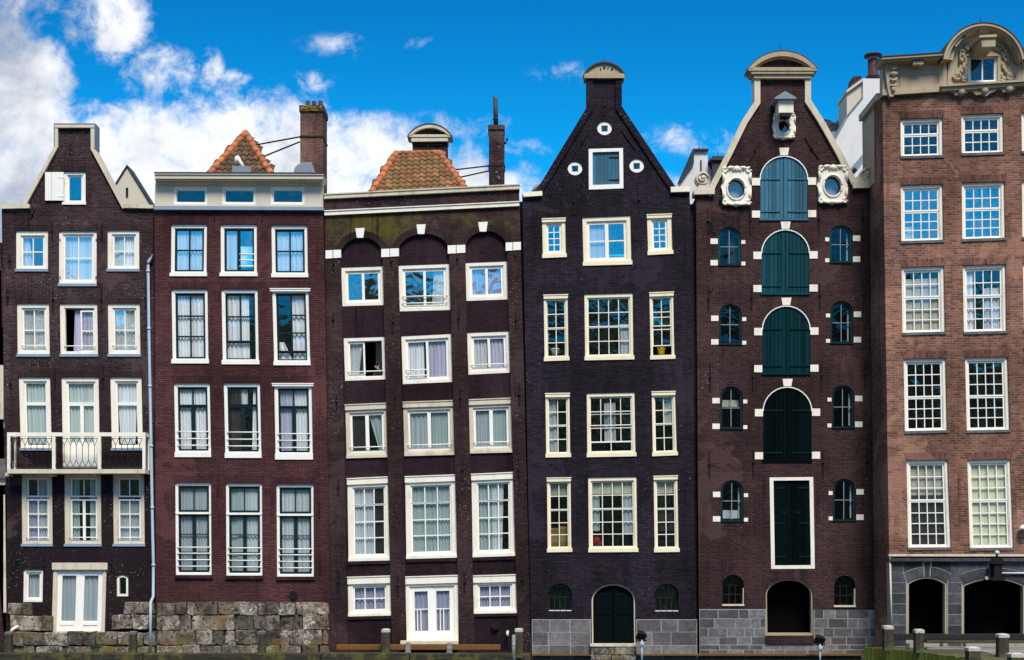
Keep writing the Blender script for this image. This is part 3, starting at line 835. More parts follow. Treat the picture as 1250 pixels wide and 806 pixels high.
window(H, Q(331, 274.8, 375, 338.6, dx=.9), sashes=four, glass='glass_sky', curtains=[(0, .5, 0, 1, 'curtain_white', 5), (.5, 1, 0, 1, 'curtain_white', 5)], sill=(4.5, .6, 'white'), **w2)
r2 = {'ys': [1 / 3, 2 / 3]}
window(H, Q(209, 353, 253.3, 443.8, dx=1.2), sashes=((0, 0, 1, 1, 2, 3, r2),), curtains=[(0, .5, .02, 1, 'curtain_white', 4), (.5, 1, .02, 1, 'curtain_white', 4)], sill=(5, .8, 'white'), glass='glass_mid', **w2)
window(H, Q(270, 353, 314.4, 444.8, dx=1.6), sashes=((0, 0, 1, .74, 2, 2, {'ys': [.47]}), (0, .73, 1, 1, 1, 1, {'w': 1.6})), curtains=[(0, .5, .0, 1, 'curtain_white', 5), (.52, .78, .0, 1, 'curtain_white', 3)], sill=(5, .8, 'white'), glass='glass_mid', **w2)
window(H, Q(332, 352.8, 376.5, 446, dx=2.4), sashes=((0, 0, 1, .88, 2, 3, {'ys': [.36, .68]}), (0, .87, 1, 1, 1, 1, {'w': 1.6})), curtains=[(.52, 1, .02, 1, 'curtain_white', 4), (0, .22, .72, 1, 'curtain_white', 2, 0, .5)], sill=(5, .3, 'white'), head=(3, 2.2), glass='glass_mid', **w2)
tr = ((0, 0, 1, .30, 2, 1), (0, .29, 1, 1, 2, 1, {'vb': 5}))
window(H, Q(212, 467.8, 256, 558, dx=1.7), sashes=tr, curtains=[(0, .5, .02, 1, 'curtain_white', 5), (.5, 1, .02, 1, 'curtain_white', 5)], rails=(.70, .81, .915), sill=(6, .2, 'white'), **{**w2, 'fw': (3, 4, 3, 7)})
window(H, Q(272.8, 467.8, 317.3, 559, dx=2), sashes=((0, 0, 1, .29, 1, 1), (0, .28, 1, 1, 2, 1, {'vb': 5})), curtains=[(0.02, .45, .02, 1, 'curtain_dark', 5), (.84, 1, .02, 1, 'curtain_white', 2, .76, 1), (.4, .66, 0, .28, 'curtain_grey', 2)], rails=(.70, .81, .915), sill=(6, .2, 'white'), **{**w2, 'fw': (3, 4, 3, 7)})
window(H, Q(334.5, 468.6, 380.3, 561, dx=1.7), sashes=tr, curtains=[(0, .45, .02, 1, 'curtain_lilac', 4), (.45, 1, .02, 1, 'curtain_white', 6)], rails=(.71, .815, .925), sill=(7, .2, 'white'), head=(3, 2.2), **{**w2, 'fw': (3.4, 4.5, 3.4, 8)})
bt = ((0, 0, 1, .30, 2, 1), (0, .325, 1, 1, 2, 3, {'vb': 4.2}))
for (x0, y0, x1, y1, dx, cu) in ((213.5, 589.3, 257.5, 702, .8, [(0, .5, 0, 1, 'curtain_grey', 6), (.5, 1, 0, 1, 'curtain_grey', 6)]),
                                 (275.5, 590, 319.8, 702.8, .5, [(0, .48, 0, 1, 'curtain_green', 1), (.5, 1, 0, 1, 'curtain_white', 5)]),
                                 (337.3, 591.3, 382.6, 704, .6, [(0, .5, 0, 1, 'curtain_white', 5), (.5, 1, 0, 1, 'curtain_white', 5)])):
    wn = window(H, Q(x0, y0, x1, y1, dx=dx), sashes=bt, curtains=cu, rails=(.71, .78, .855, .93), **{**w2, 'fw': (2.4, 3.2, 2.4, 2.4), 'sw': 2.6, 'bw': 1.3, 'glass': 'glass_low'})
    q = Q(x0, y0, x1, y1, dx=dx)
    m = MB(); H.prism(m, q.rect(0.0, q.h * .318, q.w, q.h * .318 + 2.6), .04, .19); m.build('transom', M['white'], wn)
    m = MB()
    n = 16
    for i in range(n):
        a = -1.2 + (q.w + 2.4) * i / n; H.prism(m, q.rect(a + .15, q.h + .3, a + (q.w + 2.4) / n - .15, q.h + 4.2), -.07 - random.uniform(0, .012), .08, random.random())
    m.build('brick_sill', M['brick_burgundy_s'], wn)
out2 = [(188.5, 256), (394.5, 256), (404.5, 806), (190.5, 806)]
H.wall(out2, 'brick_burgundy')
H.body((188.5, 256, 190.5), (394.5, 256, 404.5), M['brick_burgundy'])
H.floors((346, 455, 574, 722), 190, 396)
# attic storey with cream frieze and cornice
att = House.__new__(House); att.y0 = H.y0; att.root = H.root; att.holes = []
for x0, x1 in ((212.2, 253.2), (271.6, 312.4), (330.6, 372)):
    window(att, Q(x0, 228.6, x1, 250, dy=.3), frame='white', fw=(1.8, 2, 1.8, 2), fy=-.02, sashes=((0, 0, 1, 1, 1, 1),), sash='white', sw=.9, glass='glass_mid', base=.4, curtains=[(-.1, 1.1, -.1, 1.1, 'dark', 0)])  # near-black panels behind the panes stand in for the attic's darkness
att.wall([(189.5, 224), (394, 224), (394.4, 253), (189.2, 252)], 'beige', -.04, .30, name='frieze')
m = MB()
for y0, y1, p, xx in ((211, 213, .42, 1), (213, 218, .38, .6), (218, 220.4, .30, 0), (220.4, 224.4, .14, -.5)):
    H.prism(m, [(189.4 - xx, y0), (393.8 + xx, y0 + .6), (393.8 + xx, y1 + .6), (189.4 - xx, y1)], -p, .3)
m.build('cornice', M['beige'], H.root)
m = MB()
for i in range(68):
    x = 190 + i * 3.0; H.prism(m, rect(x, 220.7, x + 1.7, 223.6), -.21, -.12)
m.build('dentil', M['beige'], H.root)
m = MB(); H.prism(m, [(188, 252), (395, 252.8), (395, 256.6), (188, 255.8)], -.14, .3); m.build('lead_ledge', M['sill_blue'], H.root)
m = MB(); H.prism(m, [(188, 209.9), (395.4, 210.6), (395.4, 211.6), (188, 210.9)], -.44, .32); m.build('gutter_edge', M['slate'], H.root)
H.flat_roof((190, 212), (394, 212))
for x, a, b in ((262, 256, 268), (320, 256, 270)): anchor(H, x, a, b, bar=False)
for y0, y1 in ((356, 368), (474, 484), (597, 607), (281, 290)):
    for xg in (261.5, 321):
        xg2 = xg + (y0 - 350) * .012
        for k in range(3): H.part('vent_slot', 'iron' if k != 1 else 'brick_burgundy_s', rect(xg2 + k * 2.6, y0, xg2 + k * 2.6 + 1.2, y1), -.006, .02)
anchor(H, 390, 613, 632, bar=False); anchor(H, 391, 681, 701, bar=False)
m = MB(); c = H.pt(358.5, 727, -.02); m.lathe(c, [(.15, -.02), (.15, .03), (.09, .05), (.09, -.0)], 16, axis='y'); m.build('vent', M['iron'], H.root)
rnd = random.Random(5)
m = MB()
H.prism(m, [(191.5, 735.2), (300, 736), (401, 741), (402, 812), (191.5, 812)], -.04, .05)
m.build('joint_backing', M['joint_dark'], H.root)
m = MB()
blocks(m, H, 191.5, 401, [735.5, 751, 769.5], -.08, .02, (9, 30), 1.3, .8, .07, rnd)
blocks(m, H, 191.5, 401, [769.5, 788], -.09, .02, (8, 26), 1.5, .8, .09, rnd)
m.build('stone_base', M['stone_rough'], H.root, bevel=.012)
m = MB(); blocks(m, H, 191.5, 401, [788, 799, 812], -.15, .02, (18, 36), 1.3, .8, .14, rnd); m.build('stone_footing', M['stone_mossy'], H.root, bevel=.025)


# pantile helper: rows of S-shaped tiles between a lower and an upper edge of a roof plane
def pantiles(mb, bl, br, tl, tr, rows, cols_w, seg=5, amp=.035, rnd=None):
    rnd = rnd or random.Random(9)
    bl, br, tl, tr = map(Vector, (bl, br, tl, tr))
    nrm = (br - bl).cross(((tl + tr) / 2 - (bl + br) / 2)).normalized()
    if nrm.y > 0: nrm = -nrm
    xl = (br - bl).normalized()
    total = (br - bl).length
    ncol = max(2, round(total / cols_w))
    for r in range(rows):
        f0, f1 = r / rows, (r + 1.18) / rows
        for c in range(ncol):
            u0, u1 = c / ncol, (c + 1.06) / ncol
            # clip against hips
            ux = [u0 + (u1 - u0) * k / seg for k in range(seg + 1)]
            mid = bl + (br - bl) * ((u0 + u1) / 2)
            L0 = bl + (tl - bl) * f0; R0 = br + (tr - br) * f0
            a = (L0 - bl).dot(xl) / total; b = (R0 - bl).dot(xl) / total
            if (u0 + u1) / 2 < a - .3 / ncol or (u0 + u1) / 2 > b + .3 / ncol: continue
            up = ((tl + tr) / 2 - (bl + br) / 2); up = up - xl * up.dot(xl)
            lift = rnd.uniform(0, .012); tint = rnd.random()
            n = len(mb.v)
            for f, ex in ((f0, .045), (f1, .008)):
                for k, u in enumerate(ux):
                    s = k / seg
                    wv = amp * math.sin(2 * math.pi * s - .6)
                    p = bl + xl * (total * u) + up * f + nrm * (ex + wv + lift)
                    mb.v.append(tuple(p))
            for k in range(seg):
                mb.face((n + k, n + k + 1, n + seg + 2 + k, n + seg + 1 + k), tint, True)
            n2 = len(mb.v)
            for k, u in enumerate(ux):
                p = Vector(mb.v[n + k]) - nrm * .035; mb.v.append(tuple(p))
            for k in range(seg): mb.face((n + k, n + k + 1, n2 + k + 1, n2 + k), tint)


def ridge_tiles(mb, a, b, n, r=.13, rnd=None):
    rnd = rnd or random.Random(4); a, b = Vector(a), Vector(b)
    for i in range(n):
        p = a + (b - a) * (i / n); q_ = a + (b - a) * ((i + 1.06) / n)
        mb.tube([p, q_], [r * 1.08, r * .92], 10, rnd.random())


def P3(px, py, y): x, z = W(px, py, y); return (x, y, z)

# tiled hip roof behind the cornice
bl, br, ap = P3(254.5, 214, 1.2), P3(332, 214, 1.2), P3(299.5, 163, 4.0)
m = MB(); pantiles(m, bl, br, ap, ap, 9, .235)
rf = m.build('tiled_roof', M['tile_brown'], H.root, recalc=False)
m = MB(); bk = (ap[0], 8.0, ap[2]); b2l = (bl[0], 8.0, bl[2]); b2r = (br[0], 8.0, br[2])
def dn(p, d=.06): return (p[0], p[1] + .03, p[2] - d)
n = len(m.v); m.v += [dn(bl), dn(br), dn(ap, .1), dn(b2l), dn(b2r), dn(bk, .1)]
for f in ((0, 1, 2), (0, 2, 5, 3), (1, 4, 5, 2), (3, 5, 4), (0, 3, 4, 1)): m.face([n + i for i in f], .4)
m.build('roof_slope', M['tile_brown'], rf)
m = MB(); ridge_tiles(m, bl, ap, 8, rnd=random.Random(1)); ridge_tiles(m, br, ap, 8, rnd=random.Random(2)); ridge_tiles(m, ap, bk, 9)
m.build('ridge_tile', M['tile_ridge'], rf)
m = MB(); m.tube([P3(299.6, 164, 3.9), P3(299.6, 160, 3.9)], .015, 6); m.build('finial', M['iron'], rf)
# bent white vent pipe in front of the tiles
m = MB()
for a, b, w_ in (((287.3, 199), (289.3, 191.5), .06), ((289.3, 191), (298.5, 207), .065)):
    m.tube([P3(*a, 1.05), P3(*b, 1.05)], w_, 8)
m.build('vent_pipe', M['white_dirty'], H.root)
m = MB(); x, y, z = P3(297, 209, .9); m.box(x - .35, x + .3, .7, 1.1, z - .1, z + .12); m.build('vent_box', M['lead'], H.root)
# chimney with three pots and stays
y = 2.0
m = MB()
x0, zt = W(366.4, 136, y); x1, zb = W(394.4, 214, y); m.box(x0, x1, y, y + 1.0, zb - .5, zt)
ch = m.build('chimney', M['brick_chimney'], H.root)
m = MB(); x0, za = W(365.3, 129, y); x1, zc = W(395.6, 136.3, y); m.box(x0, x1, y - .05, y + 1.05, zc, za); m.build('chimney_cap', M['brick_chimney'], ch)
m = MB()
rnd = random.Random(8)
for i in range(15):
    px = 366 + rnd.random() * 29; xx, zz = W(px, 130 + rnd.random() * 3.5 + (rnd.random() ** 3) * 4, y); m.ball((xx, y - .05, zz), rnd.uniform(.04, .09), .02, rnd.uniform(.02, .06), 7, 5)
m.build('lichen_patch', M['lichen'], ch)
for a, b in ((371, 376), (378.4, 384.2), (386.2, 392)):
    m = MB(); xx, zz = W((a + b) / 2, 129.3, y); r = (b - a) / 2 / S; h = (129.3 - 118) / S
    m.lathe((xx, y + .45, zz), [(r, 0), (r * .97, h), (r * .75, h), (r * .75, h - .15)], 14); m.build('chimney_pot', M['flue'], ch)
m = MB()
for a, b in (((312.5, 177), (366, 167.2)), ((321, 191.5), (366, 173.3))): m.tube([P3(*a, 3.0), P3(*b, 2.2)], .028, 6)
x0, z0 = W(365.6, 167.2, y); x1, _ = W(395.2, 167, y); m.box(x0, x1, y - .02, y + 1.02, z0 - .03, z0 + .03)
m.build('stay_rod', M['iron'], ch)
# grey cowl beside the chimney
m = MB()
y = 1.3; cx_, cz_ = W(371, 213, y); 
pts = [(W(px, py, y)) for px, py in ((358, 213), (359, 205), (363, 200.5), (370, 198.3), (380.5, 198), (382, 206), (385, 213))]
m.prism_xz(pts, y, y + .7); m.build('roof_cowl', M['lead'], H.root, bevel=.04)

# ================================================================== HOUSE 3: three arches
H = House('canal_house', 522, 0.0, 'umber brick house with three tall arched recesses, white keystones and a mossy parapet', 'house')
RC = .11
def w3(tl, tr_, br_, bl_, **k):
    k0 = dict(frame='cream', sash='white', fy=RC + .015, sw=1.8, bw=1.3, fw=(3.4, 3.4, 3.4, 3.4)); k0.update(k)
    return window(H, Quad(tl, tr_, br_, bl_), **k0)
two = ((0, 0, .53, 1, 1, 1, {'w': 2.8}), (.47, 0, 1, 1, 1, 1, {'dy': .006, 'w': 2.8}))
two2 = ((0, 0, .51, 1, 1, 1, {'w': 2.6}), (.49, 0, 1, 1, 1, 1, {'w': 2.6, 'dy': .006}))
w3((416, 325.8), (468, 324), (469.3, 371.7), (417.5, 373.2), sashes=two, glass='glass_sky', fw=(4.2, 4.5, 4.2, 4), sw=2.2)
w3((486, 323.3), (548.7, 321), (549.6, 377.7), (487.8, 379.5), sashes=two, glass='glass_sky', fw=(4.2, 4.5, 4.2, 4), sw=2.2, curtains=[(.72, 1, 0, 1, 'curtain_white', 4, .66, 1)], rails=(.72, .90))
w3((567.6, 320), (619, 318), (620, 364.8), (569, 366.7), sashes=two, glass='glass_sky', fw=(4.4, 4.5, 4.4, 4.2), sw=2.2, curtains=[(0, .5, 0, 1, 'curtain_lilac', 5), (.52, 1, 0, 1, 'curtain_lilac', 5)])
w3((419, 411.9), (470.3, 410.3), (471.7, 462.6), (420.8, 464.5), sashes=((0, 0, .49, 1, 1, 1, {'bottom': 3.5}),), glass='glass_sky', fw=(4.2, 4.5, 4.2, 4), sw=2.2, curtains=[(0.08, .42, 0, 1, 'curtain_white', 3, .02, .28)], rails=(.865,))
w3((489.6, 409.8), (551.6, 406.6), (553, 465.8), (491.5, 468.6), sashes=two, glass='glass_mid', fw=(4.2, 4.5, 4.2, 4), sw=2.2, curtains=[(0, .42, 0, 1, 'curtain_white', 6), (.52, 1, 0, 1, 'curtain_lilac', 6)], rails=((.76, -.02, .5), (.9, -.02, .5)))
w3((570, 405.7), (622, 403.8), (623.7, 454.4), (571.8, 457), sashes=two, glass='glass_mid', fw=(4.2, 4.5, 4.2, 4), sw=2.2, curtains=[(0, .45, 0, 1, 'curtain_grey', 5), (.52, 1, 0, 1, 'curtain_lilac', 5)], rails=(.84,))
hb = dict(head=(6.5, 0.4), fw=(4.5, 10, 4.5, 5.5), sill=(3, .2, 'cream_old'), glass='glass_low', frame='cream_old')
w3((421, 494.3), (472.8, 492), (474.5, 557.9), (422.6, 559.3), sashes=two2, rails=(.86,), curtains=[(.0, .46, 0, 1, 'curtain_dark', 3), (.54, .9, 0, 1, 'curtain_green', 2, .85, .95)], **hb)
w3((491.7, 491), (554, 488.8), (555.2, 555), (493.4, 556.6), sashes=two2, rails=(.86,), curtains=[(0, .48, 0, 1, 'curtain_grey', 6), (.52, 1, 0, 1, 'curtain_green', 6)], **hb)
w3((572, 488), (625.6, 485.8), (626.7, 552), (573.8, 553.4), sashes=two2, rails=(.86,), curtains=[(0, .48, 0, 1, 'curtain_grey', 6), (.52, 1, 0, 1, 'curtain_green', 6)], **hb)
hb2 = dict(head=(7.5, 0.4), fw=(6, 11, 5.5, 6), sashes=((0, 0, 1, .26, 3, 1, {'w': 1.3}), (0, .25, 1, 1, 3, 3, {'w': 1.5})), sill=(3.5, .2, 'cream'), glass='glass_low', frame='cream', hinges=False)
w3((423.5, 584.5), (475.3, 582), (476.3, 684), (425, 685.2), curtains=[(0, .66, 0, 1, 'curtain_white', 7), (.68, 1, 0, 1, 'curtain_dark', 5)], **hb2)
w3((494.3, 582), (556, 579.7), (557.6, 680.6), (495.8, 682.3), curtains=[(0, .5, 0, 1, 'curtain_green', 7), (.5, 1, 0, 1, 'curtain_green', 7)], **hb2)
w3((575.4, 579), (627.8, 576.7), (629, 678.5), (577, 680.3), curtains=[(0, .45, 0, 1, 'curtain_green', 5), (.42, .82, 0, 1, 'curtain_white', 5, .42, .75)], **hb2)
hb3 = dict(head=(8.5, 0.4), fw=(5.5, 11, 5.5, 5.5), glass='glass_low', frame='cream', sill=(3, .2, 'cream'))
w3((424, 705), (477, 703.3), (477.6, 751.4), (424.8, 752.7), sashes=((0, 0, 1, 1, 3, 2),), curtains=[(0, 1, 0, 1, 'curtain_lilac', 10)], **hb3)
w3((577, 703.3), (630.8, 701.6), (631, 748.4), (578, 749.3), sashes=((0, 0, 1, 1, 3, 2),), curtains=[(0, 1, 0, 1, 'curtain_lilac', 10)], **hb3)
q = Quad((494, 704.6), (559, 702.5), (559.5, 783), (496, 784))
d = window(H, q, name='door', frame='cream', fy=RC + .015, fw=(4.5, 12, 4.5, 1.2), head=(9, .4), glass='glass_low', sw=5.5,
           sashes=((0, 0, .505, 1, 1, 2, {'bottom': 11, 'ys': [.45]}), (.495, 0, 1, 1, 1, 2, {'bottom': 11, 'ys': [.45], 'dy': .008})), curtains=[(0, .5, 0, 1, 'curtain_lilac', 7), (.5, 1, 0, 1, 'curtain_lilac', 7)])
for c0 in (13.4, 17.6, 41.4, 45.6):
    m = MB(); H.prism(m, q.rect(c0, 41.0, c0 + 1.2, 68.5), RC + .06, RC + .085); m.build('door_bar', M['white'], d)
m = MB(); m.box(*[W(x, 0)[0] for x in (490, 560)], -.42, .12, W(0, 785.4)[1], W(0, 781.8)[1]); m.build('doorstep', M['cream_old'], d)
out3 = [(396, 239), (633.6, 227), (648.5, 806), (404, 806)]
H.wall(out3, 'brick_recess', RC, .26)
# raised piers and arches in front of the recess panels
def rec(x0, x1, ys, yt, b0, b1):
    hw = (x1 - x0) / 2; cx = (x0 + x1) / 2
    return [(b0, 795)] + [(cx - hw * math.cos(math.pi * i / 16), ys - (ys - yt) * math.sin(math.pi * i / 16) + (i / 16 - .5) * -1.5) for i in range(17)] + [(b1, 795)]
recs = [rec(416, 467, 313, 290, 424.5, 478.5), rec(486, 548, 308, 285.5, 496.5, 561.5), rec(567.8, 618.5, 304, 282.5, 579.5, 632.5)]
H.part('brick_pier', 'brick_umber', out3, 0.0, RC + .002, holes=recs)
H.body((396, 238, 404), (633.6, 226, 648.5), M['brick_umber'])
H.flat_roof((398, 240), (632, 240)); H.floors((392, 478, 572, 694), 402, 636)
m = MB(); H.prism(m, [(395.3, 237.2), (634.3, 225.2), (634.3, 230.6), (395.5, 242.6)], -.10, .38); H.prism(m, [(394.9, 236.4), (634.6, 224.4), (634.6, 225.8), (394.9, 237.8)], -.13, .39); m.build('cornice', M['cream_old'], H.root)
m = MB(); H.prism(m, [(396, 257.6), (633.8, 246.2), (634, 251.4), (396, 263.0)], -.09, .01); H.prism(m, [(396, 256.8), (633.8, 245.4), (633.8, 246.6), (396, 258)], -.12, .012); m.build('string_course', M['cream'], H.root)
for (x0, x1, yt, yb, k) in ((434.3, 444.8, 279, 290.5, 1.3), (508.8, 519.3, 274.5, 286, 1.3), (584.2, 595, 271.5, 283, 1.3)):
    H.part('keystone', 'white', [(x0 - k * .3, yt), (x1 + k * .3, yt - .4), (x1 - k, yb), (x0 + k, yb)], -.03, .05)
for (xa, xb, y, sp_) in ((397.5, 416.4, 306, 406.5), (465.5, 487, 304.3, 476), (546.6, 568, 300, 557), (617.3, 635.8, 296.5, 626)):
    m = MB(); H.prism(m, [(xa, y), (sp_ - .4, y - .4), (sp_ - .4, y + 9.6), (xa, y + 10)], -.03, .05); H.prism(m, [(sp_ + .4, y - .5), (xb, y - .8), (xb, y + 8.8), (sp_ + .4, y + 9.4)], -.03, .05)
    m.build('spring_stone', M['white'], H.root)
for (x0, x1, ys, yt) in ((416, 467, 313, 290), (486, 548, 308, 285.5), (567.8, 618.5, 304, 282.5)):
    a = rec(x0 - 8, x1 + 8, ys - 1, yt - 8, 0, 0)[1:-1]; b = rec(x0 - .3, x1 + .3, ys, yt - .3, 0, 0)[1:-1]
    H.part('brick_arch', 'brick_umber_s', [p for p in a if p[1] < ys - 3.5] + [p for p in b[::-1] if p[1] < ys - 3.5], -.012, .05)
for x, a, b in ((478, 314, 324), (407, 315, 330), (558.5, 310, 322), (629, 306, 318), (407, 382, 398), (480, 382, 405), (560, 378, 400), (630, 380, 402), (411, 482, 500), (482, 472, 498), (562, 475, 497), (634, 470, 494), (413, 585, 604), (564.5, 562, 586), (633, 565, 582), (413.5, 698, 724), (486, 702, 728), (567.5, 698, 724), (638, 696, 720)):
    anchor(H, x, a, b)
for xg, y0 in ((480, 509), (561, 505), (481.5, 598), (562, 597)):
    for k in range(3): H.part('vent_slot', 'iron', rect(xg + k * 2.4, y0, xg + k * 2.4 + 1.1, y0 + 7), -.004, .02)
m = MB()
for (x0, y0, x1) in ((425, 753.3, 477), (577.5, 750, 631), (424.5, 686, 475.5), (496, 683, 557), (577, 681, 628)):
    n = 20
    for i in range(n): a = x0 + (x1 - x0) * i / n; yy = y0 - 1.2 * i / n; H.prism(m, rect(a + .15, yy, a + (x1 - x0) / n - .15, yy + 3.4), RC - .05 - random.uniform(0, .015), RC + .02, random.random())
m.build('brick_sill', M['brick_umber_s'], H.root)
m = MB(); c = H.pt(604.5, 763.5, -.02); m.lathe(c, [(.15, -.02), (.15, .03), (.09, .05), (.09, 0)], 16, axis='y'); m.build('vent', M['iron'], H.root)
m = MB(); m.tube([H.pt(619.8, 771, -.02), H.pt(619.6, 773, -.2), H.pt(619.5, 776, -.22)], .05, 8); m.build('waste_pipe', M['white_dirty'], H.root)
# pantile roof
bl, br, tl, tr_ = P3(452.5, 237, 1.0), P3(568, 231, 1.0), P3(483.5, 187.5, 3.6), P3(536, 187, 3.6)
m = MB(); pantiles(m, bl, br, tl, tr_, 9, .235, rnd=random.Random(31))
rf = m.build('tiled_roof', M['tile_mossy'], H.root, recalc=False)
m = MB(); n = 0; bk0 = (tl[0], 8, tl[2]); bk1 = (tr_[0], 8, tr_[2])
m.v += [dn(bl), dn(br), dn(tr_, .1), dn(tl, .1), (bl[0], 8, bl[2]), (br[0], 8, br[2]), (tr_[0], 6.5, tr_[2] - .1), (tl[0], 6.5, tl[2] - .1)]
for f in ((0, 1, 2, 3), (0, 3, 7, 4), (1, 5, 6, 2), (3, 2, 6, 7), (4, 7, 6, 5), (0, 4, 5, 1)): m.face(f, .4)
m.build('roof_slope', M['tile_mossy'], rf)
m = MB(); ridge_tiles(m, bl, tl, 8, rnd=random.Random(3)); ridge_tiles(m, br, tr_, 8, rnd=random.Random(6)); ridge_tiles(m, P3(481, 187.5, 3.6), P3(535.5, 186.5, 3.6), 6, r=.10)
m.build('ridge_tile', M['tile_ridge'], rf)
# slim chimney with its steel flue
y = 1.4
m = MB(); x0, zt = W(596.8, 158, y); x1, zb = W(615.8, 228, y); m.box(x0, x1, y, y + .7, zb - .4, zt)
ch = m.build('chimney', M['brick_purple'], H.root)
m = MB(); x0, za = W(595.8, 152.8, y); x1, zc = W(616.2, 158.4, y); m.box(x0, x1, y - .04, y + .74, zc, za); m.build('chimney_cap', M['brick_purple'], ch)
m = MB(); m.tube([P3(605.4, 153, y + .3), P3(604.6, 120, y + .3)], .085, 12); m.tube([P3(603.2, 121, y + .3), P3(602.6, 117.5, y + .3)], .03, 6); m.box(*[W(a, 0, y)[0] for a in (601.5, 608)], y + .2, y + .4, W(0, 142.6, y)[1], W(0, 141.4, y)[1])
m.build('flue_pipe', M['slate'], ch)
m = MB()
for a, b in (((556, 207.3), (597, 202.6)), ((562, 216.5), (596, 209))): m.tube([P3(*a, 2.6), P3(*b, y)], .026, 6)
x0, z0 = W(596, 202.4, y); x1, _ = W(616.6, 202, y); m.box(x0, x1, y - .015, y + .72, z0 - .03, z0 + .03)
m.build('stay_rod', M['iron'], ch)
m = MB(); m.ball(P3(619, 170.5, y), .04, .04, .06); m.ball(P3(616.6, 174.5, y), .05, .05, .05); m.build('lamp_bracket', M['iron'], ch)
# dormer corner at right end of the roof edge
m = MB(); x0, z0 = W(656, 233, 1.5); m.lathe((x0 + .1, 1.6, z0 - .2), [(.32, 0), (.30, .25), (.18, .42), (.02, .48)], 14); m.build('roof_vent', M['lead'], H.root)

# ================================================================== HOUSE 4: black-purple spout gable
H = House('canal_house', 745, 0.0, 'blue-black brick house with three round attic windows and black louvred arched door', 'house')
w4 = dict(frame='cream_yellow', sash='cream', sw=1.15, bw=1.0, fy=.03, sill=(4.5, .9, 'cream_yellow'), soldier=('brick_black_s', 7, 2))
for cx_, cy_ in ((738, 156.6), (702, 205.6), (777.3, 202.4)):
    H.holes.append(ellipse(cx_, cy_, 9, 8.4))
    m = MB(); H.prism(m, ellipse(cx_, cy_, 9.3, 8.7), .03, .16, .5, [rect(cx_ - 3.9, cy_ - 3.7, cx_ + 3.9, cy_ + 3.9)])
    wn = m.build('round_window', M['white'], H.root)
    m = MB(); H.prism(m, rect(cx_ - 4, cy_ - 3.8, cx_ + 4, cy_ + 4), .09, .13, .5, [rect(cx_ - 3, cy_ - 2.8, cx_ + 3, cy_ + 3)]); m.build('sash', M['lead'], wn)
    m = MB(); m.quad(*[H.pt(a, b, .11) for a, b in rect(cx_ - 3.1, cy_ - 2.9, cx_ + 3.1, cy_ + 3.1)]); m.build('pane', M['glass_mid'], wn, recalc=False)
# square loading hatch with plank shutter
q = Quad((719, 182.5), (760, 181.4), (760.6, 229.8), (719.2, 231.3))
H.holes.append(q.rect(0, 0, q.w, q.h))
m = MB(); H.prism(m, q.rect(-.4, -.4, q.w + .4, q.h + .4), -.015, .14, .5, [q.rect(4.3, 3.6, q.w - 4.2, q.h - 5)])
hf = m.build('loading_hatch', M['white'], H.root)
m = MB(); n = 7
for i in range(n):
    a, b = 4.0 + (q.w - 7.8) * i / n, 4.0 + (q.w - 7.8) * (i + 1) / n
    H.prism(m, q.rect(a + .12, 3.3, b - .12, q.h - 4.7), .05 + random.uniform(0, .008), .11, random.random())
m.build('shutter', M['hatch_blue'], hf)
for b in (9.5, 37):
    m = MB(); H.prism(m, q.rect(q.w - 17, b, q.w - 2.0, b + 1.1), .03, .055); m.build('hinge', M['iron'], hf)
window(H, Quad((661.8, 267.6), (690, 266.6), (691, 314), (662.8, 315.2)), glass='glass_sky', sashes=((0, 0, 1, 1, 2, 4, {'w': 2.0}),), head=(4, .3), **{**w4, 'fw': (4.5, 5.5, 4.5, 6), 'sw': 1.3, 'sash': 'white'})
window(H, Quad((711, 265.6), (769.5, 263.2), (771, 323), (712.4, 324.6)), glass='glass_sky', sashes=((0, 0, .515, 1, 1, 2, {'w': 3}), (.485, 0, 1, 1, 1, 2, {'w': 3, 'dy': .006})), **{**w4, 'fw': (4.5, 5, 4.5, 6), 'bw': 1.5}, curtains=[(.04, .48, 0, 1, 'curtain_grey', 0)])
window(H, Quad((789.8, 262.7), (819.6, 261.6), (821, 310), (791.3, 311.6)), glass='glass_sky', sashes=((0, 0, 1, 1, 2, 4, {'w': 2.0}),), head=(4, .3), **{**w4, 'fw': (5, 5.5, 5, 6), 'sw': 1.3, 'sash': 'white'})
hs = ((0, 0, 1, .5, 2, 2), (0, .5, 1, 1, 2, 2, {'dy': .012}))
g4 = dict(w4, fw=(2.3, 4.6, 2.3, 4.5), head=(4.3, .2))
m4 = dict(w4, fw=(3, 4.2, 3, 5.2))
bigs = ((0, 0, 1, .5, 4, 2), (0, .5, 1, 1, 4, 2, {'dy': .012}))
window(H, Quad((663.7, 360.7), (693, 360), (694.2, 440), (664.8, 441)), sashes=hs, glass='glass_low', curtains=[(0, .1, 0, 1, 'blind_beige', 1)], **g4)
window(H, Quad((713.4, 359.3), (772.4, 357.8), (773.4, 438.8), (714.4, 440)), sashes=bigs, glass='glass_low', curtains=[(.78, 1, .45, 1, 'curtain_grey', 0)], **m4)
window(H, Quad((792.8, 357.9), (822, 356.8), (823.5, 438), (794.4, 439)), glass='glass_mid', sashes=((0, 0, 1, .5, 2, 2), (0, .33, 1, .84, 2, 2, {'dy': .03, 'ys': [.43]})), **g4)
window(H, Quad((665.8, 480.8), (695.3, 480.4), (696.3, 558), (666.8, 558.6)), sashes=hs, glass='glass_low', curtains=[(.0, .42, 0.03, 1, 'curtain_green', 1, .1, .5)], **g4)
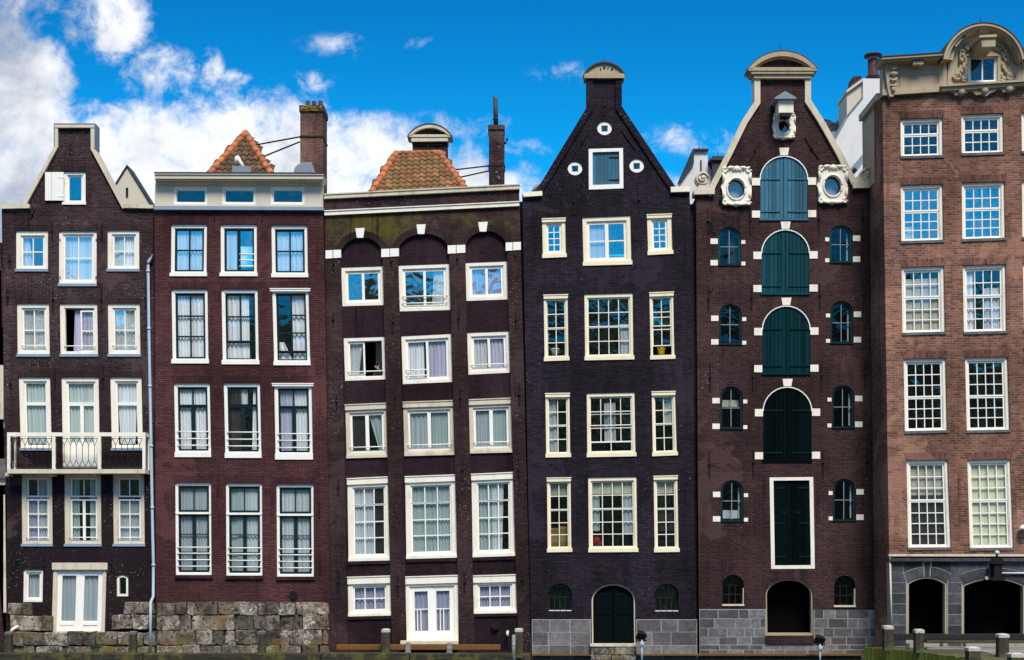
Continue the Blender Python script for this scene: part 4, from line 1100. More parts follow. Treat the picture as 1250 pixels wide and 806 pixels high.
window(H, Quad((716.2, 480.2), (774.7, 479), (776, 557), (717, 558.2)), glass='glass_low', sashes=((0, 0, 1, .52, 4, 2), (0, .30, 1, .82, 4, 2, {'dy': .03}), (0, .81, 1, 1, 2, 1, {'w': 1.2})), curtains=[(.35, .62, .1, .8, 'curtain_grey', 2)], **m4)
window(H, Quad((795.6, 478.7), (824.2, 478), (826.5, 555.8), (797, 557)), sashes=hs, glass='glass_low', curtains=[(.5, 1, 0, .5, 'curtain_green', 1)], **g4)
h5s = ((0, 0, 1, .42, 2, 2), (0, .42, 1, 1, 2, 3, {'dy': .012}))
b5s = ((0, 0, 1, .42, 4, 2), (0, .42, 1, 1, 4, 3, {'dy': .012}))
window(H, Quad((667.7, 583.9), (696.7, 583.4), (697.7, 673.7), (668.6, 674.2)), sashes=h5s, glass='glass_low', curtains=[(0, 1, 0, .2, 'blind_beige', 0)], **g4)
window(H, Quad((718, 583.1), (777, 582), (778.3, 673.7), (719, 674.2)), sashes=b5s, glass='glass_low', curtains=[(0, 1, 0, .19, 'blind', 0), (0, .2, .2, .75, 'curtain_green', 2), (.75, 1, .2, .8, 'curtain_grey', 2)], **m4)
window(H, Quad((797.9, 581.7), (827, 581), (828.7, 673.7), (799.2, 674.2)), sashes=h5s, glass='glass_low', curtains=[(0, 1, 0, .19, 'blind', 0), (0, 1, .45, .75, 'curtain_dark', 3)], **g4)
for x0, x1, t0, b0 in ((669.5, 698, 712.5, 746), (799.3, 828.4, 713, 746.4)):
    wn = arched_window(H, x0, x1, t0, b0, 13, 'black_wood', fw=1.6, nx=4, ny=2, glass='glass_low', fy=.2, bw=.9)
    m = MB()
    for k in range(4): a = x0 + .3 + (x1 - x0) * k / 4; H.prism(m, rect(a + .3, b0 - .8, a + (x1 - x0) / 4 - .6, b0 + .5), .0, .2)
    m.build('sill', M['white_dirty'], wn)
# louvred door
ad = arch(722.2, 775.6, 713, 786, 20, dx=.6)
H.holes.append(ad)
m = MB(); H.prism(m, arch(721.6, 776.2, 712.4, 786, 20.4, dx=.6), .07, .22, .5, [arch(723.9, 773.9, 714.8, 786.5, 18.6, dx=.6)]); dr = m.build('door', M['cream_old'], H.root)
m = MB()
for s, (a, b) in enumerate(((724.2, 748.6), (749.4, 773.9))):
    base = arch(723.7, 774.1, 714.6, 787, 18.8, dx=.6)
    def top(x): u = (x - 748.9) / 25.2; return 714.6 + 18.8 - 18.8 * math.sqrt(max(0, 1 - u * u))
    xs = [a + (b - a) * k / 8 for k in range(9)]
    H.prism(m, [(a + .5, 787)] + [(x, top(x)) for x in xs] + [(b + .5, 787)], .17, .21, .5)
    for wd, (p, q_) in enumerate(((a, a + 2.6), (b - 2.6, b))):
        H.prism(m, [(p + .4, 786.5), (p, max(top(p), top(q_))), (q_, max(top(p), top(q_))), (q_ + .4, 786.5)], .135, .175)
    for yy in (782, 748): H.prism(m, rect(a + 2.5, yy, b - 2.4, yy + 3.6), .137, .175)
    y = 722.0
    while y < 781.5:
        if not (746 < y < 752):
            n = len(m.v)
            x0, z0 = W(a + 2.7, y, 0); x1, z1 = W(b - 2.5, y + 2.1, 0)
            if y > max(top(a + 2.7), top(b - 2.5)) - 1:
                m.v += [(x0, .17, z0), (x1, .17, z0), (x1, .14, z1), (x0, .14, z1), (x0, .18, z0), (x1, .18, z0), (x1, .15, z1 - .01), (x0, .15, z1 - .01)]
                for f in ((0, 1, 2, 3), (4, 5, 6, 7), (3, 2, 6, 7)): m.face([n + i for i in f])
        y += 2.35
m.build('louvre', M['hatch_dark'], dr)
m = MB(); m.box(*[W(x, 0)[0] for x in (720, 776)], -.3, .1, W(0, 788.6)[1], W(0, 785.6)[1]); m.build('doorstep', M['cream_old'], dr)
m = MB(); blocks(m, H, 721, 776, [788.5, 800, 812], -.26, .0, (20, 30), .6, .6, .05, random.Random(2)); m.build('step_stone', M['stone_mossy'], H.root, bevel=.02)
out4 = [(637.5, 238), (655, 236), (716.8, 131), (716.8, 94), (758.6, 93), (758.6, 130), (825.5, 232), (842, 232), (850.5, 806), (648.8, 806)]
H.wall(out4, 'brick_black')
H.body((637.5, 240, 648.8), (842, 236, 850.5), M['brick_black'])
H.pitched_roof((641, 240), (738, 140), (838, 236)); H.floors((345, 462, 572, 700), 646, 842)
m = MB()
H.prism(m, strip([(652, 237), (716.2, 131), (716.2, 97)], 7.5), -.07, .36); H.prism(m, strip([(759.2, 96), (759.2, 130), (828, 233)], 7.5), -.07, .36)
m.build('brick_coping', M['brick_black'], H.root)
m = MB(); H.prism(m, [(638.8, 234.6), (662, 233.4), (662, 238.8), (639, 240.2)], -.13, .38); m.build('shoulder_stone', M['cream'], H.root); m = MB(); H.prism(m, [(818.8, 228.2), (841.6, 227.2), (842, 233.8), (819, 234.6)], -.13, .38); m.build('shoulder_stone', M['cream'], H.root)
m = MB()
H.prism(m, rect(713.2, 89.6, 762.4, 95.3), -.13, .4)
H.prism(m, segarch(714, 761.6, 77.5, 90.6, 13, 16), -.06, .34)
pd = m.build('pediment', M['ochre'], H.root)
m = MB(); arc = segarch(712.3, 763.4, 74.8, 91.0, 15.6, 18)[1:-1]; inn = segarch(714.4, 761.3, 77.0, 91.0, 13.4, 18)[1:-1]; H.prism(m, arc + inn[::-1], -.13, .4); m.build('pediment_moulding', M['slate'], pd)
m = MB()
rnd = random.Random(15)
for x, y, r in ((737.5, 83.5, 1.5), (733, 85.5, .9), (747, 85.5, 1.3), (742, 84.5, .8)): c = H.pt(x, y, -.07); m.ball(c, r / S, .03, r / S, 8, 5)
m.build('carved_ornament', M['iron'], pd)
m = MB(); m.tube([H.pt(737.5, 75, .1), H.pt(737.5, 68, .1)], .012, 5); m.build('lightning_rod', M['iron'], pd)
anchor(H, 738.3, 118, 141); anchor(H, 718.6, 160.5, 186, 702.5); anchor(H, 758.3, 158.5, 182, 775.5); anchor(H, 701, 231.5, 262); anchor(H, 780.3, 229, 260)
rnd = random.Random(51)
m = MB(); H.prism(m, [(649.3, 756.2), (721.5, 756.2), (721.5, 812), (649.6, 812)], -.03, .02); H.prism(m, [(776.4, 756.2), (850.6, 756.2), (850.8, 812), (776.9, 812)], -.03, .02); m.build('joint_backing', M['joint'], H.root)
for a, b in ((649.5, 721.3), (776.6, 850.6)):
    m = MB(); blocks(m, H, a, b, [756.4, 771.5, 787.8, 799, 812], -.034, .0, (15, 42), .12, .9, .004, rnd); m.build('stone_base', M['stone_grey'], H.root)

# ================================================================== HOUSE 5: warehouse
H = House('warehouse', 962, 0.18, 'brown brick warehouse with blue-green arched hatches and cream carved oval windows', 'warehouse')
# arched hatches
for x0, x1, yt, yb, mt in ((928, 986, 191, 266.8, 'hatch_blue'), (929.8, 987.8, 281, 357.6, 'hatch_teal'), (930.7, 988.8, 374, 455.4, 'hatch_deep'), (931.6, 990.8, 473, 561.6, 'hatch_dark')):
    H.holes.append(arch(x0, x1, yt, yb + 2.4))
    m = MB(); H.prism(m, arch(x0 - .5, x1 + .5, yt - .5, yb + 2.8), .045, .16, .5, [arch(x0 + 1.3, x1 - 1.3, yt + 1.3, yb - .6)]); hatch = m.build('loading_hatch', M[mt], H.root)
    m = MB(); nb = 12; cxm = (x0 + x1) / 2; hw = (x1 - x0) / 2 - 1.0
    for i in range(nb):
        a = cxm - hw + 2 * hw * i / nb; b = a + 2 * hw / nb; g = .4 if i == nb // 2 else .24
        def top(x): u = max(-1, min(1, (x - cxm) / hw)); return yt + 1 + hw - hw * math.sqrt(1 - u * u)
        aa = a + g; bb = b - (.4 if i == nb // 2 - 1 else .24)
        pts = [(aa, yb)] + [(aa + (bb - aa) * k / 4, top(aa + (bb - aa) * k / 4)) for k in range(5)] + [(bb, yb)]
        H.prism(m, pts, .03 + random.uniform(0, .012), .11, random.random())
    m.build('shutter', M[mt], hatch)
    sy = yt + (x1 - x0) / 2 - 2.2
    for yy in (sy, yb - 9.5):
        for xa, xb in ((x0 - 1.5, x0 + 24), (x1 - 24, x1 + 1.5)):
            m = MB(); H.prism(m, rect(xa, yy, xb, yy + 1.5), .004, .032); m.build('hinge', M['hatch_deep' if mt == 'hatch_dark' else mt], hatch)
    oa = arch(x0 - .9, x1 + .9, yt - .9, yt + (x1 - x0) / 2 + 1)[1:-1]; ia = arch(x0 + .3, x1 - .3, yt + .3, yt + (x1 - x0) / 2 + 1)[1:-1]
    m = MB(); H.prism(m, oa + ia[::-1], -.012, .06); m.build('arch_trim', M['white'], hatch)
    m = MB(); H.prism(m, rect(x0 - 1, yb - .2, x1 + 1, yb + 2.2), -.05, .10); m.build('sill', M[mt], hatch)
    H.part('keystone', 'cream', [(cxm - 6.0, yt - 10.2), (cxm + 6.2, yt - 10.4), (cxm + 4.6, yt - 1.2), (cxm - 4.6, yt - 1.2)], -.025, .05)
    oa2 = arch(x0 - 8.5, x1 + 8.5, yt - 8.5, yt + 32)[1:-1]; ia2 = arch(x0 - 1.1, x1 + 1.1, yt - 1.1, yt + 32)[1:-1]
    half = [p for p in oa2 if p[1] < yt + 20]; halfi = [p for p in ia2 if p[1] < yt + 22]
    H.part('brick_arch', 'brick_brown_s', half + halfi[::-1], -.008, .03)
    for yy, hh in ((yt + 26.5, 9), (yb - 9.4, 8.6)):
        H.part('stone_block', 'cream', rect(x0 - 10.2, yy, x0 - .3, yy + hh), -.02, .05); H.part('stone_block', 'cream', rect(x1 + .3, yy - .6, x1 + 10.2, yy + hh - .6), -.02, .05)
# framed double door
q = Quad((939.7, 583.3), (992.3, 582.8), (994.3, 694), (941.6, 694.4)); H.holes.append(q.rect(0, 0, q.w, q.h))
m = MB(); H.prism(m, q.rect(-.3, -.3, q.w + .3, q.h + .3), -.012, .16, .5, [q.rect(4.3, 3.6, q.w - 4.3, q.h - 4)]); hd = m.build('loading_door', M['cream'], H.root)
m = MB()
for s in (0, 1):
    for i in range(4):
        a = 4.1 + s * (q.w - 8.2) / 2 + (q.w - 8.2) / 2 * i / 4; b = a + (q.w - 8.2) / 8
        H.prism(m, q.rect(a + .13, 3.4, b - .13 - (.3 if s == 0 and i == 3 else 0), q.h - 3.8), .05 + random.uniform(0, .01), .12, random.random())
m.build('shutter', M['hatch_dark'], hd)
for b in (12, 55, 96):
    for a0, a1 in ((2, 18), (q.w - 18, q.w - 2)):
        m = MB(); H.prism(m, q.rect(a0, b, a1, b + 1.5), .03, .055); m.build('hinge', M['hatch_deep'], hd)
for c in (17, 34):
    m = MB(); H.prism(m, [q.at(c - 4, 41), q.at(c - 3, 40.2), q.at(c, 43.4), q.at(c + 3, 40.2), q.at(c + 4, 41), q.at(c, 45)], .03, .055); m.build('carved_notch', M['hatch_deep'], hd)
# side windows with white blocks
for side, cols in (('l', ((877, 904.2, 277.3, 324.2), (877.8, 905.2, 371.3, 420.8), (879.3, 906.5, 471.8, 523.8), (880, 907.4, 586.2, 636.8))), ('r', ((1012.8, 1040.2, 275, 321.2), (1013.8, 1041.2, 367.8, 419.5), (1015.5, 1042.8, 470.5, 522.8), (1017, 1044.4, 584.5, 636.2)))):
    for k, (x0, x1, yt, yb) in enumerate(cols):
        wn = arched_window(H, x0, x1, yt, yb, 12.5, 'dark_green' if k > 0 else 'hatch_teal', fw=2.6, nx=2, ny=2, glass='glass_dark', fy=.05, bw=.9, bar='lead')
        m = MB(); H.prism(m, rect(x0 - .5, yb - 2.2, x1 + .5, yb + .4), -.04, .06); m.build('sill', M['dark_green'], wn)
        e = (yt + 14.2, yb - 6.5)
        for yy in e:
            if side == 'l':
                H.part('stone_block', 'cream', rect(x0 - 9.8, yy, x0 - .8, yy + 6.6), -.02, .05); H.part('stone_block', 'cream', rect(x1 + .7, yy + 2, x1 + 5.6, yy + 6.6), -.02, .05)
            else:
                H.part('stone_block', 'cream', rect(x1 + .8, yy - 1.5, x1 + 9.8, yy + 5.3), -.02, .05); H.part('stone_block', 'cream', rect(x0 - 5.6, yy + 1, x0 - .7, yy + 5.6), -.02, .05)
        cu = MB()
        sp_ = {('l', 0): (.45, 1, .2, 1, 'curtain_dark'), ('l', 2): (0, 1, .30, .46, 'blind'), ('l', 3): (0, 1, .72, .92, 'curtain_white')}.get((side, k))
        if sp_:
            u0, u1, v0, v1, cm = sp_
            a0, a1 = x0 + 3 + (x1 - x0 - 6) * u0, x0 + 3 + (x1 - x0 - 6) * u1
            H.prism(cu, rect(a0, yt + (yb - yt) * v0, a1, yt + (yb - yt) * v1), .26, .28); cu.build('blind_or_dark_panel', M[cm], wn)
        if side == 'r' or k == 3:
            cu = MB(); H.prism(cu, rect(x1 - 5.2, yt + 9, x1 - 3.4, yb - 4), .20, .28); cu.build('inner_frame', M['white_dirty'], wn)
for x0, x1, yt, yb in ((882, 908.2, 701.8, 738.8), (1018.3, 1044.4, 702.8, 740.2)):
    wn = arched_window(H, x0, x1, yt, yb, 12.5, 'black_wood', fw=1.4, nx=3, ny=3, glass='glass_dark', fy=.2, bw=.8, bar='black_wood', sill='cream_old')
    H.part('window_reveal', 'cream_old', [(x1 - 1.0, yt + 16), (x1 - .05, yt + 16), (x1 - .05, yb), (x1 - 1.0, yb)], .03, .2, parent=wn)
# water door
ad = arch(934.8, 992.3, 706.8, 776, 19, dx=.6); H.holes.append(ad)
m = MB(); H.prism(m, arch(934.2, 992.9, 706.2, 776.5, 19.5, dx=.6), .05, .3, .5, [arch(936.4, 990.7, 708.6, 773, 17.4, dx=.6)]); wd = m.build('water_door', M['ochre'], H.root)
m = MB(); H.prism(m, arch(936, 991, 708, 775, 18, dx=.6), .8, .85); m.build('door_leaf', M['dark'], wd)
m = MB(); H.prism(m, rect(934.5, 776.6, 993.5, 786.5), -.08, .0, .3); m.build('brick_step', M['brick_brown'], wd)
# oval windows with carved frames
def cartouche(x0, x1, y0, y1, ox, oy, rx, ry, small=False):
    cx_, cy_ = (x0 + x1) / 2, (y0 + y1) / 2; wx, wy = (x1 - x0) / 2, (y1 - y0) / 2
    H.holes.append(ellipse(ox, oy, rx, ry, 28))
    n = 40; pts = []
    for i in range(n):
        a = 2 * math.pi * i / n
        ca, sa = math.cos(a), math.sin(a)
        sq = (abs(ca) ** 4.5 + abs(sa) ** 4.5) ** (-1 / 4.5)
        k = sq * (.93 + .045 * math.cos(8 * a) + .02 * math.cos(20 * a))
        pts.append((cx_ + wx * ca * k, cy_ + wy * sa * k))
    m = MB(); H.prism(m, pts, -.09, .02, .5, [ellipse(ox, oy, rx + .4, ry + .4, 28)])
    fr = m.build('carved_frame', M['cream'], H.root, bevel=.02)
    m = MB()
    y_ = H.y0 - .10
    def ring(cx2, cy2, rx2, ry2, r, a0=0, a1=2 * math.pi, n2=22):
        m.tube([(W(cx2 + rx2 * math.cos(a0 + (a1 - a0) * i / n2), 0, H.y0)[0], y_, W(0, cy2 + ry2 * math.sin(a0 + (a1 - a0) * i / n2), H.y0)[1]) for i in range(n2 + 1)], r, 7)
    ring(ox, oy, rx + 1.0, ry + 1.0, .035, n2=28)
    s = .55 if small else 1
    for sx in (-1, 1):
        for sy in (-1, 1):
            px, py = cx_ + sx * wx * .76, cy_ + sy * wy * .80
            ring(px, py, 2.6 * s, 2.6 * s, .045 * s, 0, 5.2, 14)
            m.tube([H.pt(cx_ + sx * wx * .15, cy_ + sy * wy * .93, -.10), H.pt(cx_ + sx * wx * .45, cy_ + sy * wy * .90, -.13), H.pt(px - sx * 2, py + sy * 1.5, -.11)], [.03 * s, .06 * s, .03 * s], 7)
            m.tube([H.pt(cx_ + sx * wx * .9, cy_ + sy * wy * .15, -.10), H.pt(cx_ + sx * wx * .84, cy_ + sy * wy * .45, -.13), H.pt(cx_ + sx * wx * .9, cy_ + sy * wy * .66, -.11)], [.03 * s, .055 * s, .03 * s], 7)
    m.ball(H.pt(cx_, y0 + 3.4 * s, -.11), .11 * s, .06, .10 * s, 8, 6); m.ball(H.pt(cx_, y1 - 3 * s, -.11), .10 * s, .06, .08 * s, 8, 6)
    m.tube([H.pt(cx_ - 5 * s, y0 + 6 * s, -.10), H.pt(cx_, y0 + 2 * s, -.12), H.pt(cx_ + 5 * s, y0 + 6 * s, -.10)], .05 * s, 7)
    m.build('carved_scroll', M['cream'], fr)
    m = MB(); H.prism(m, ellipse(ox, oy, rx + .5, ry + .5, 28), .06, .12, .5, [ellipse(ox, oy, rx - .9, ry - .9, 28)]); m.build('sash', M['slate'], fr)
    m = MB(); pts = H.P(ellipse(ox, oy, rx - .5, ry - .5, 28)); n0 = len(m.v); m.v += [(x, H.y0 + .09, z) for x, z in pts]; m.face(range(len(pts))); m.build('pane', M['glass_low'], fr, recalc=False)
    if not small:
        m = MB(); H.prism(m, ellipse(ox, oy, rx - .5, ry - .5, 20), .2, .22); m.build('blind_or_dark_panel', M['room_grey'], fr)
cartouche(942.6, 971.6, 137.5, 170.8, 956.3, 155.5, 6.8, 8.2, small=True)
cartouche(880, 917.8, 203.6, 252.8, 898.2, 231.5, 10.3, 12.4)
cartouche(997, 1035.2, 202, 250.4, 1015.8, 227.9, 10.3, 12.4)
out5 = [(849.5, 237), (866, 233), (890, 186), (912, 140), (922.5, 122), (922.5, 92), (988.5, 91), (988.5, 121), (1003, 146), (1045, 226), (1067.5, 229), (1076.5, 806), (853.5, 806)]
H.wall(out5, 'brick_brown', thick=.36)
H.body((849.5, 237, 853.5), (1067.5, 230, 1076.5), M['brick_brown']); H.pitched_roof((856, 240), (956, 132), (1062, 233)); H.floors((270, 362, 462, 572, 700), 856, 1066)
m = MB()
H.prism(m, strip([(861.5, 236), (888, 184), (906.5, 146), (921, 124), (921, 93)], 7.2), -.10, .40); H.prism(m, strip([(990, 92), (990, 122), (1005.5, 146), (1027, 184), (1048.5, 226)], 7.2), -.10, .40)
m.build('gable_coping', M['cream_old'], H.root)
m = MB()
for y0, y1, xa, xb, p in ((86.2, 90, 917, 993.5, .22), (90, 95.6, 920.4, 990.4, .16)): H.prism(m, rect(xa, y0, xb, y1), -p, .42)
arc = segarch(913, 998.3, 62.2, 86.5, 22, 22)[1:-1]; inn = segarch(920, 991, 68.5, 86.5, 14.5, 22)[1:-1]
H.prism(m, arc + inn[::-1], -.26, .42); H.prism(m, rect(913.5, 82.2, 998, 86.3), -.25, .42)
inn2 = segarch(923.5, 987.5, 71.0, 86.5, 12, 20)[1:-1]
H.prism(m, [p for p in inn] + inn2[::-1], -.16, .42)
pd = m.build('pediment', M['ochre'], H.root)
m = MB(); H.prism(m, segarch(919, 992, 67.5, 84, 14.5, 20), -.03, .36); m.build('pediment_brick', M['brick_brown'], pd)
m = MB(); a0 = segarch(912.2, 999, 61.2, 86.5, 23, 22)[1:-1]; H.prism(m, a0 + arc[::-1], -.27, .43); m.build('lead_cover', M['slate'], pd)
for sx, cx_, cy_, pl in ((1, 857, 218.5, (847.2, 872.6, 230.8, 237.4)), (-1, 1058.6, 213, (1041.6, 1067, 220.6, 229.6))):
    m = MB(); H.prism(m, [(pl[0], pl[2] + 1), (pl[1], pl[2]), (pl[1], pl[3] - .6), (pl[0], pl[3])], -.16, .40)
    xa, xb = (pl[0] + 4, pl[1] - 2) if sx > 0 else (pl[0] + 2, pl[1] - 2)
    H.prism(m, [(xa, pl[2] + .8), (xa + 2, pl[2] - 5), (xb - 1, pl[2] - 4), (xb, pl[2] + .4)], -.12, .34)
    st = m.build('scroll_stone', M['cream_old'], H.root)
    m = MB(); c = H.pt(cx_, cy_, -.0); m.lathe((c[0], H.y0 + .1, c[2]), [(.22, -.24), (.235, -.2), (.235, .2), (.2, .24)], 20, axis='y')
    sp_ = [(c[0] + sx * (.2 - .022 * i * .5) * math.cos(.55 * i), H.y0 - .16, c[2] + (.2 - .022 * i * .5) * math.sin(.55 * i)) for i in range(16)]
    m.tube(sp_, .035, 7); m.ball((c[0], H.y0 - .17, c[2]), .06, .06, .06, 8, 6)
    m.build('carved_scroll', M['cream_old'], st)
# hoist box
m = MB(); y_ = H.y0
x0, zt = W(950.5, 119.5, y_ - .62); x1, zb = W(968.8, 138, y_ - .62)
m.box(x0, x1, y_ - .62, y_ + .05, zb, zt)
hb_ = m.build('hoist_box', M['cream'], H.root, bevel=.02)
m = MB(); xa, za = W(946, 119.6, y_ - .75); xb, _ = W(972.0, 119, y_ - .75); xm, zp = W(958.5, 111.2, y_ - .75)
m.prism_xz([(xa, za - .03), (xb, za - .03), (xb, za + .02), (xm, zp), (xa, za + .02)], y_ - .75, y_ + .0); m.build('hoist_roof', M['lead'], hb_)
m = MB(); m.box(x0 + .1, x1 - .1, y_ - .64, y_ - .3, zb - .12, zb); m.box((x0 + x1) / 2 - .03, (x0 + x1) / 2 + .03, y_ - .55, y_ - .45, zb - .2, zb - .1); m.build('hoist_hook', M['iron'], hb_)
m = MB(); m.tube([H.pt(953.5, 61, .1), H.pt(953.5, 53, .1)], .012, 5); m.build('lightning_rod', M['iron'], pd)
anchor(H, 928.5, 170.5, 197, 914.5); anchor(H, 982.5, 168.5, 194, 999)
for x, a, b in ((864, 255, 285), (916, 254, 285), (1000, 252, 283), (1053, 250, 282), (865, 350, 380), (917.5, 348, 378), (1001, 346, 376), (1054, 344, 376), (867, 445, 476), (919, 445, 476), (1003, 442, 475), (1056, 440, 475), (866, 552, 582), (919.5, 549, 581), (1004.5, 550, 580), (1058, 548, 580)): anchor(H, x, a, b)
m = MB()
for i, (x, y, s) in enumerate(((879.5, 243.5, 1.0), (867, 268.5, .8), (884, 269, .45), (866.8, 279.5, .5), (872.3, 281, .5), (868, 354, .6))):
    rnd = random.Random(i)
    for k in range(22):
        c = H.pt(x + rnd.gauss(0, 1.4) * s, y + rnd.gauss(0, 1.4) * s, -.04 - rnd.random() * .08)
        v = [Vector((rnd.gauss(0, 1), rnd.gauss(0, 1), rnd.gauss(0, 1))).normalized() * .06 * s for _ in range(3)]
        n = len(m.v); m.v += [tuple(Vector(c) + q_) for q_ in v]; m.face((n, n + 1, n + 2), rnd.random())
m.build('wall_fern', M['leaf'], H.root, recalc=False)
rnd = random.Random(77)
m = MB(); H.prism(m, [(853.6, 743.8), (934.8, 743.8), (935.6, 787.2), (993, 787.2), (992.9, 744.6), (1076, 744.9), (1076.8, 812), (854, 812)], -.03, .02); m.build('joint_backing', M['joint'], H.root)
for a, b in ((853.8, 934.6), (993.4, 1076)):
    m = MB(); blocks(m, H, a, b, [744.2, 755.2, 766.6, 777.6, 787.2], -.034, .0, (9, 26), .10, .9, .004, rnd); m.build('stone_base', M['stone_grey'], H.root)
m = MB(); blocks(m, H, 854, 1076.2, [787.3, 793.2, 800, 812], -.034, .0, (12, 30), .10, .9, .004, rnd)
m.build('stone_base', M['stone_grey'], H.root)

# ================================================================== HOUSE 6: orange brick
Y6 = -1.6
H = House('canal_house', 1201, Y6, 'orange-brown brick house with ochre carved cornice and white many-paned sash windows', 'house')
w6 = dict(frame='cream', sash='white', sw=1.9, bw=1.1, fy=.07, fw=(3.2, 3.6, 3.2, 4), sill=(3, .8, 'stone_grey'))
def both(n, a, b): return ((0, 0, 1, a, 4, n[0]), (0, a, 1, 1, 4, n[1], {'dy': .014}))
r1 = both((1, 2), .37, 0); r2_ = both((2, 3), .44, 0); r4 = both((3, 3), .52, 0); r5 = both((3, 4), .45, 0)
third = 73.5
rows6 = [
    (((1099.2, 145.4), (1151, 143.6), (1151.5, 192.6), (1099.6, 194)), ((1173.4, 139.8), (1225, 138.2), (1225.6, 188.8), (1174, 190.4)), r1, 'glass_low', [[], []]),
    (((1099.6, 226.2), (1151, 224.6), (1152.2, 296), (1100.3, 297.6)), ((1174, 223.2), (1226.6, 221.6), (1227.7, 293.4), (1174.7, 295.2)), r2_, 'glass_sky', [[(0, .3, .72, 1, 'curtain_grey', 2)], [(.55, 1, 0, 1, 'curtain_dark', 3)]]),
    (((1100.6, 326.2), (1152.6, 324.7), (1154.2, 408), (1101.8, 409.6)), ((1175.2, 324.1), (1228, 322.6), (1229.3, 407), (1176.7, 408.5)), r2_, 'glass_mid', [[(0, 1, .12, 1, 'blind_beige', 0)], [(0, .25, 0, 1, 'curtain_white', 3), (.55, 1, .3, 1, 'curtain_grey', 5)]]),
    (((1103, 438.2), (1154.7, 437.2), (1156.7, 528.2), (1104.7, 529.6)), ((1178, 436.6), (1230.3, 435.7), (1233.2, 527.6), (1180.3, 528.6)), r4, 'glass_low', [[], []]),
    (((1106.6, 561.9), (1157.2, 561.4), (1161.5, 671.2), (1108.7, 671.6)), ((1180.8, 561.5), (1233.8, 560.5), (1237.8, 671.6), (1184.2, 672.2)), r5, 'glass_mid', [[(0, 1, 0, .38, 'blind_beige', 0), (0, 1, .38, 1, 'curtain_dark', 8)], [(0, 1, 0, 1, 'blind', 0)]]),
]
for a, b, ss, gl, cus in rows6:
    c = tuple((p[0] + third, p[1] - 2.6) for p in b)
    for k, qd in enumerate((a, b, c)):
        window(H, Quad(*qd), sashes=ss, glass=gl, curtains=cus[k] if k < 2 else [], soldier=('brick_orange_s', 9, 3), **w6)
oleft = [(1077, 114), (1152, 108), (1156, 103), (1247, 98), (1300, 99), (1322, 97), (1328, 684), (1085.5, 684)]
# big arches of the stone ground floor
ar1 = segarch(1107.5, 1156.5, 704, 777, 7.5); ar2 = segarch(1175, 1252, 705, 777, 9); ar3 = segarch(1271, 1318, 704, 777, 7.5)
H.wall(oleft, 'brick_orange')
lo = House.__new__(House); lo.y0 = H.y0; lo.root = H.root; lo.holes = [ar1, ar2, ar3]
lo.wall([(1085.5, 684.3), (1328, 684.3), (1329, 812), (1087, 812)], 'joint', .02, .4, name='ground_floor')
sideb = MB()
x0, zt = W(1077, 118, Y6); xb, _ = W(1085.5, 800, Y6); x1, _ = W(1326, 800, Y6)
for yy in (Y6 + .33, 1.0): sideb.v += [(x0 + .03, yy, zt), (x0 + .33, yy, zt), (xb + .33, yy, -.4), (xb + .03, yy, -.4)]
for f in ((0, 1, 2, 3), (4, 5, 6, 7), (0, 4, 7, 3), (1, 5, 6, 2), (0, 4, 5, 1), (3, 2, 6, 7)): sideb.face(f)
n = len(sideb.v); sideb.box(x1 - .3, x1, Y6 + .45, 1.0, -.4, zt + .2); sideb.box(xb + .4, x1 - .35, .7, .98, -.4, zt)
sideb.build('side_wall', M['brick_orange'], H.root)
m = MB(); m.box(x0 - .12, x0 + .36, Y6 + .3, .9, zt - .0, zt + .22); m.build('side_coping', M['ochre'], H.root)
m = MB(); m.box(x0 + .02, x0 + .06, -.55, .9, zt - 2.6, zt - .02); m.build('side_plaster', M['ochre'], H.root)
H.flat_roof((1080, 112), (1320, 112), 2.5); H.floors((308, 422, 545, 682), 1084, 1322, 2.5, 2.05)
# cornice zone
m = MB()
H.prism(m, [(1077.4, 76), (1155.8, 71), (1155.8, 110.6), (1077.4, 116)], -.05, .3); m.build('frieze', M['ochre'], H.root); m = MB(); H.prism(m, [(1247.2, 66), (1322, 62), (1322, 103), (1247.2, 104)], -.05, .3)
fz = m.build('frieze', M['ochre'], H.root)
m = MB()
def band(y0, y1, p, x0=1077, x1=1322):
    f = lambda x, y: y - (x - 1077) * .0667
    H.prism(m, [(x0, f(x0, y0)), (x1, f(x1, y0)), (x1, f(x1, y1)), (x0, f(x0, y1))], -p, .32)
for xa, xb_ in ((1076.4, 1151), (1252.6, 1322)):
    band(69.3, 72.4, .5, xa, xb_); band(72.4, 75.4, .42, xa, xb_); band(75.4, 79.5, .18, xa + 1, xb_)
band(112.5, 116.5, .14, 1077.2, 1150); band(109.5, 112.5, .09, 1077.2, 1150); band(112.5, 116.5, .14, 1254, 1322)
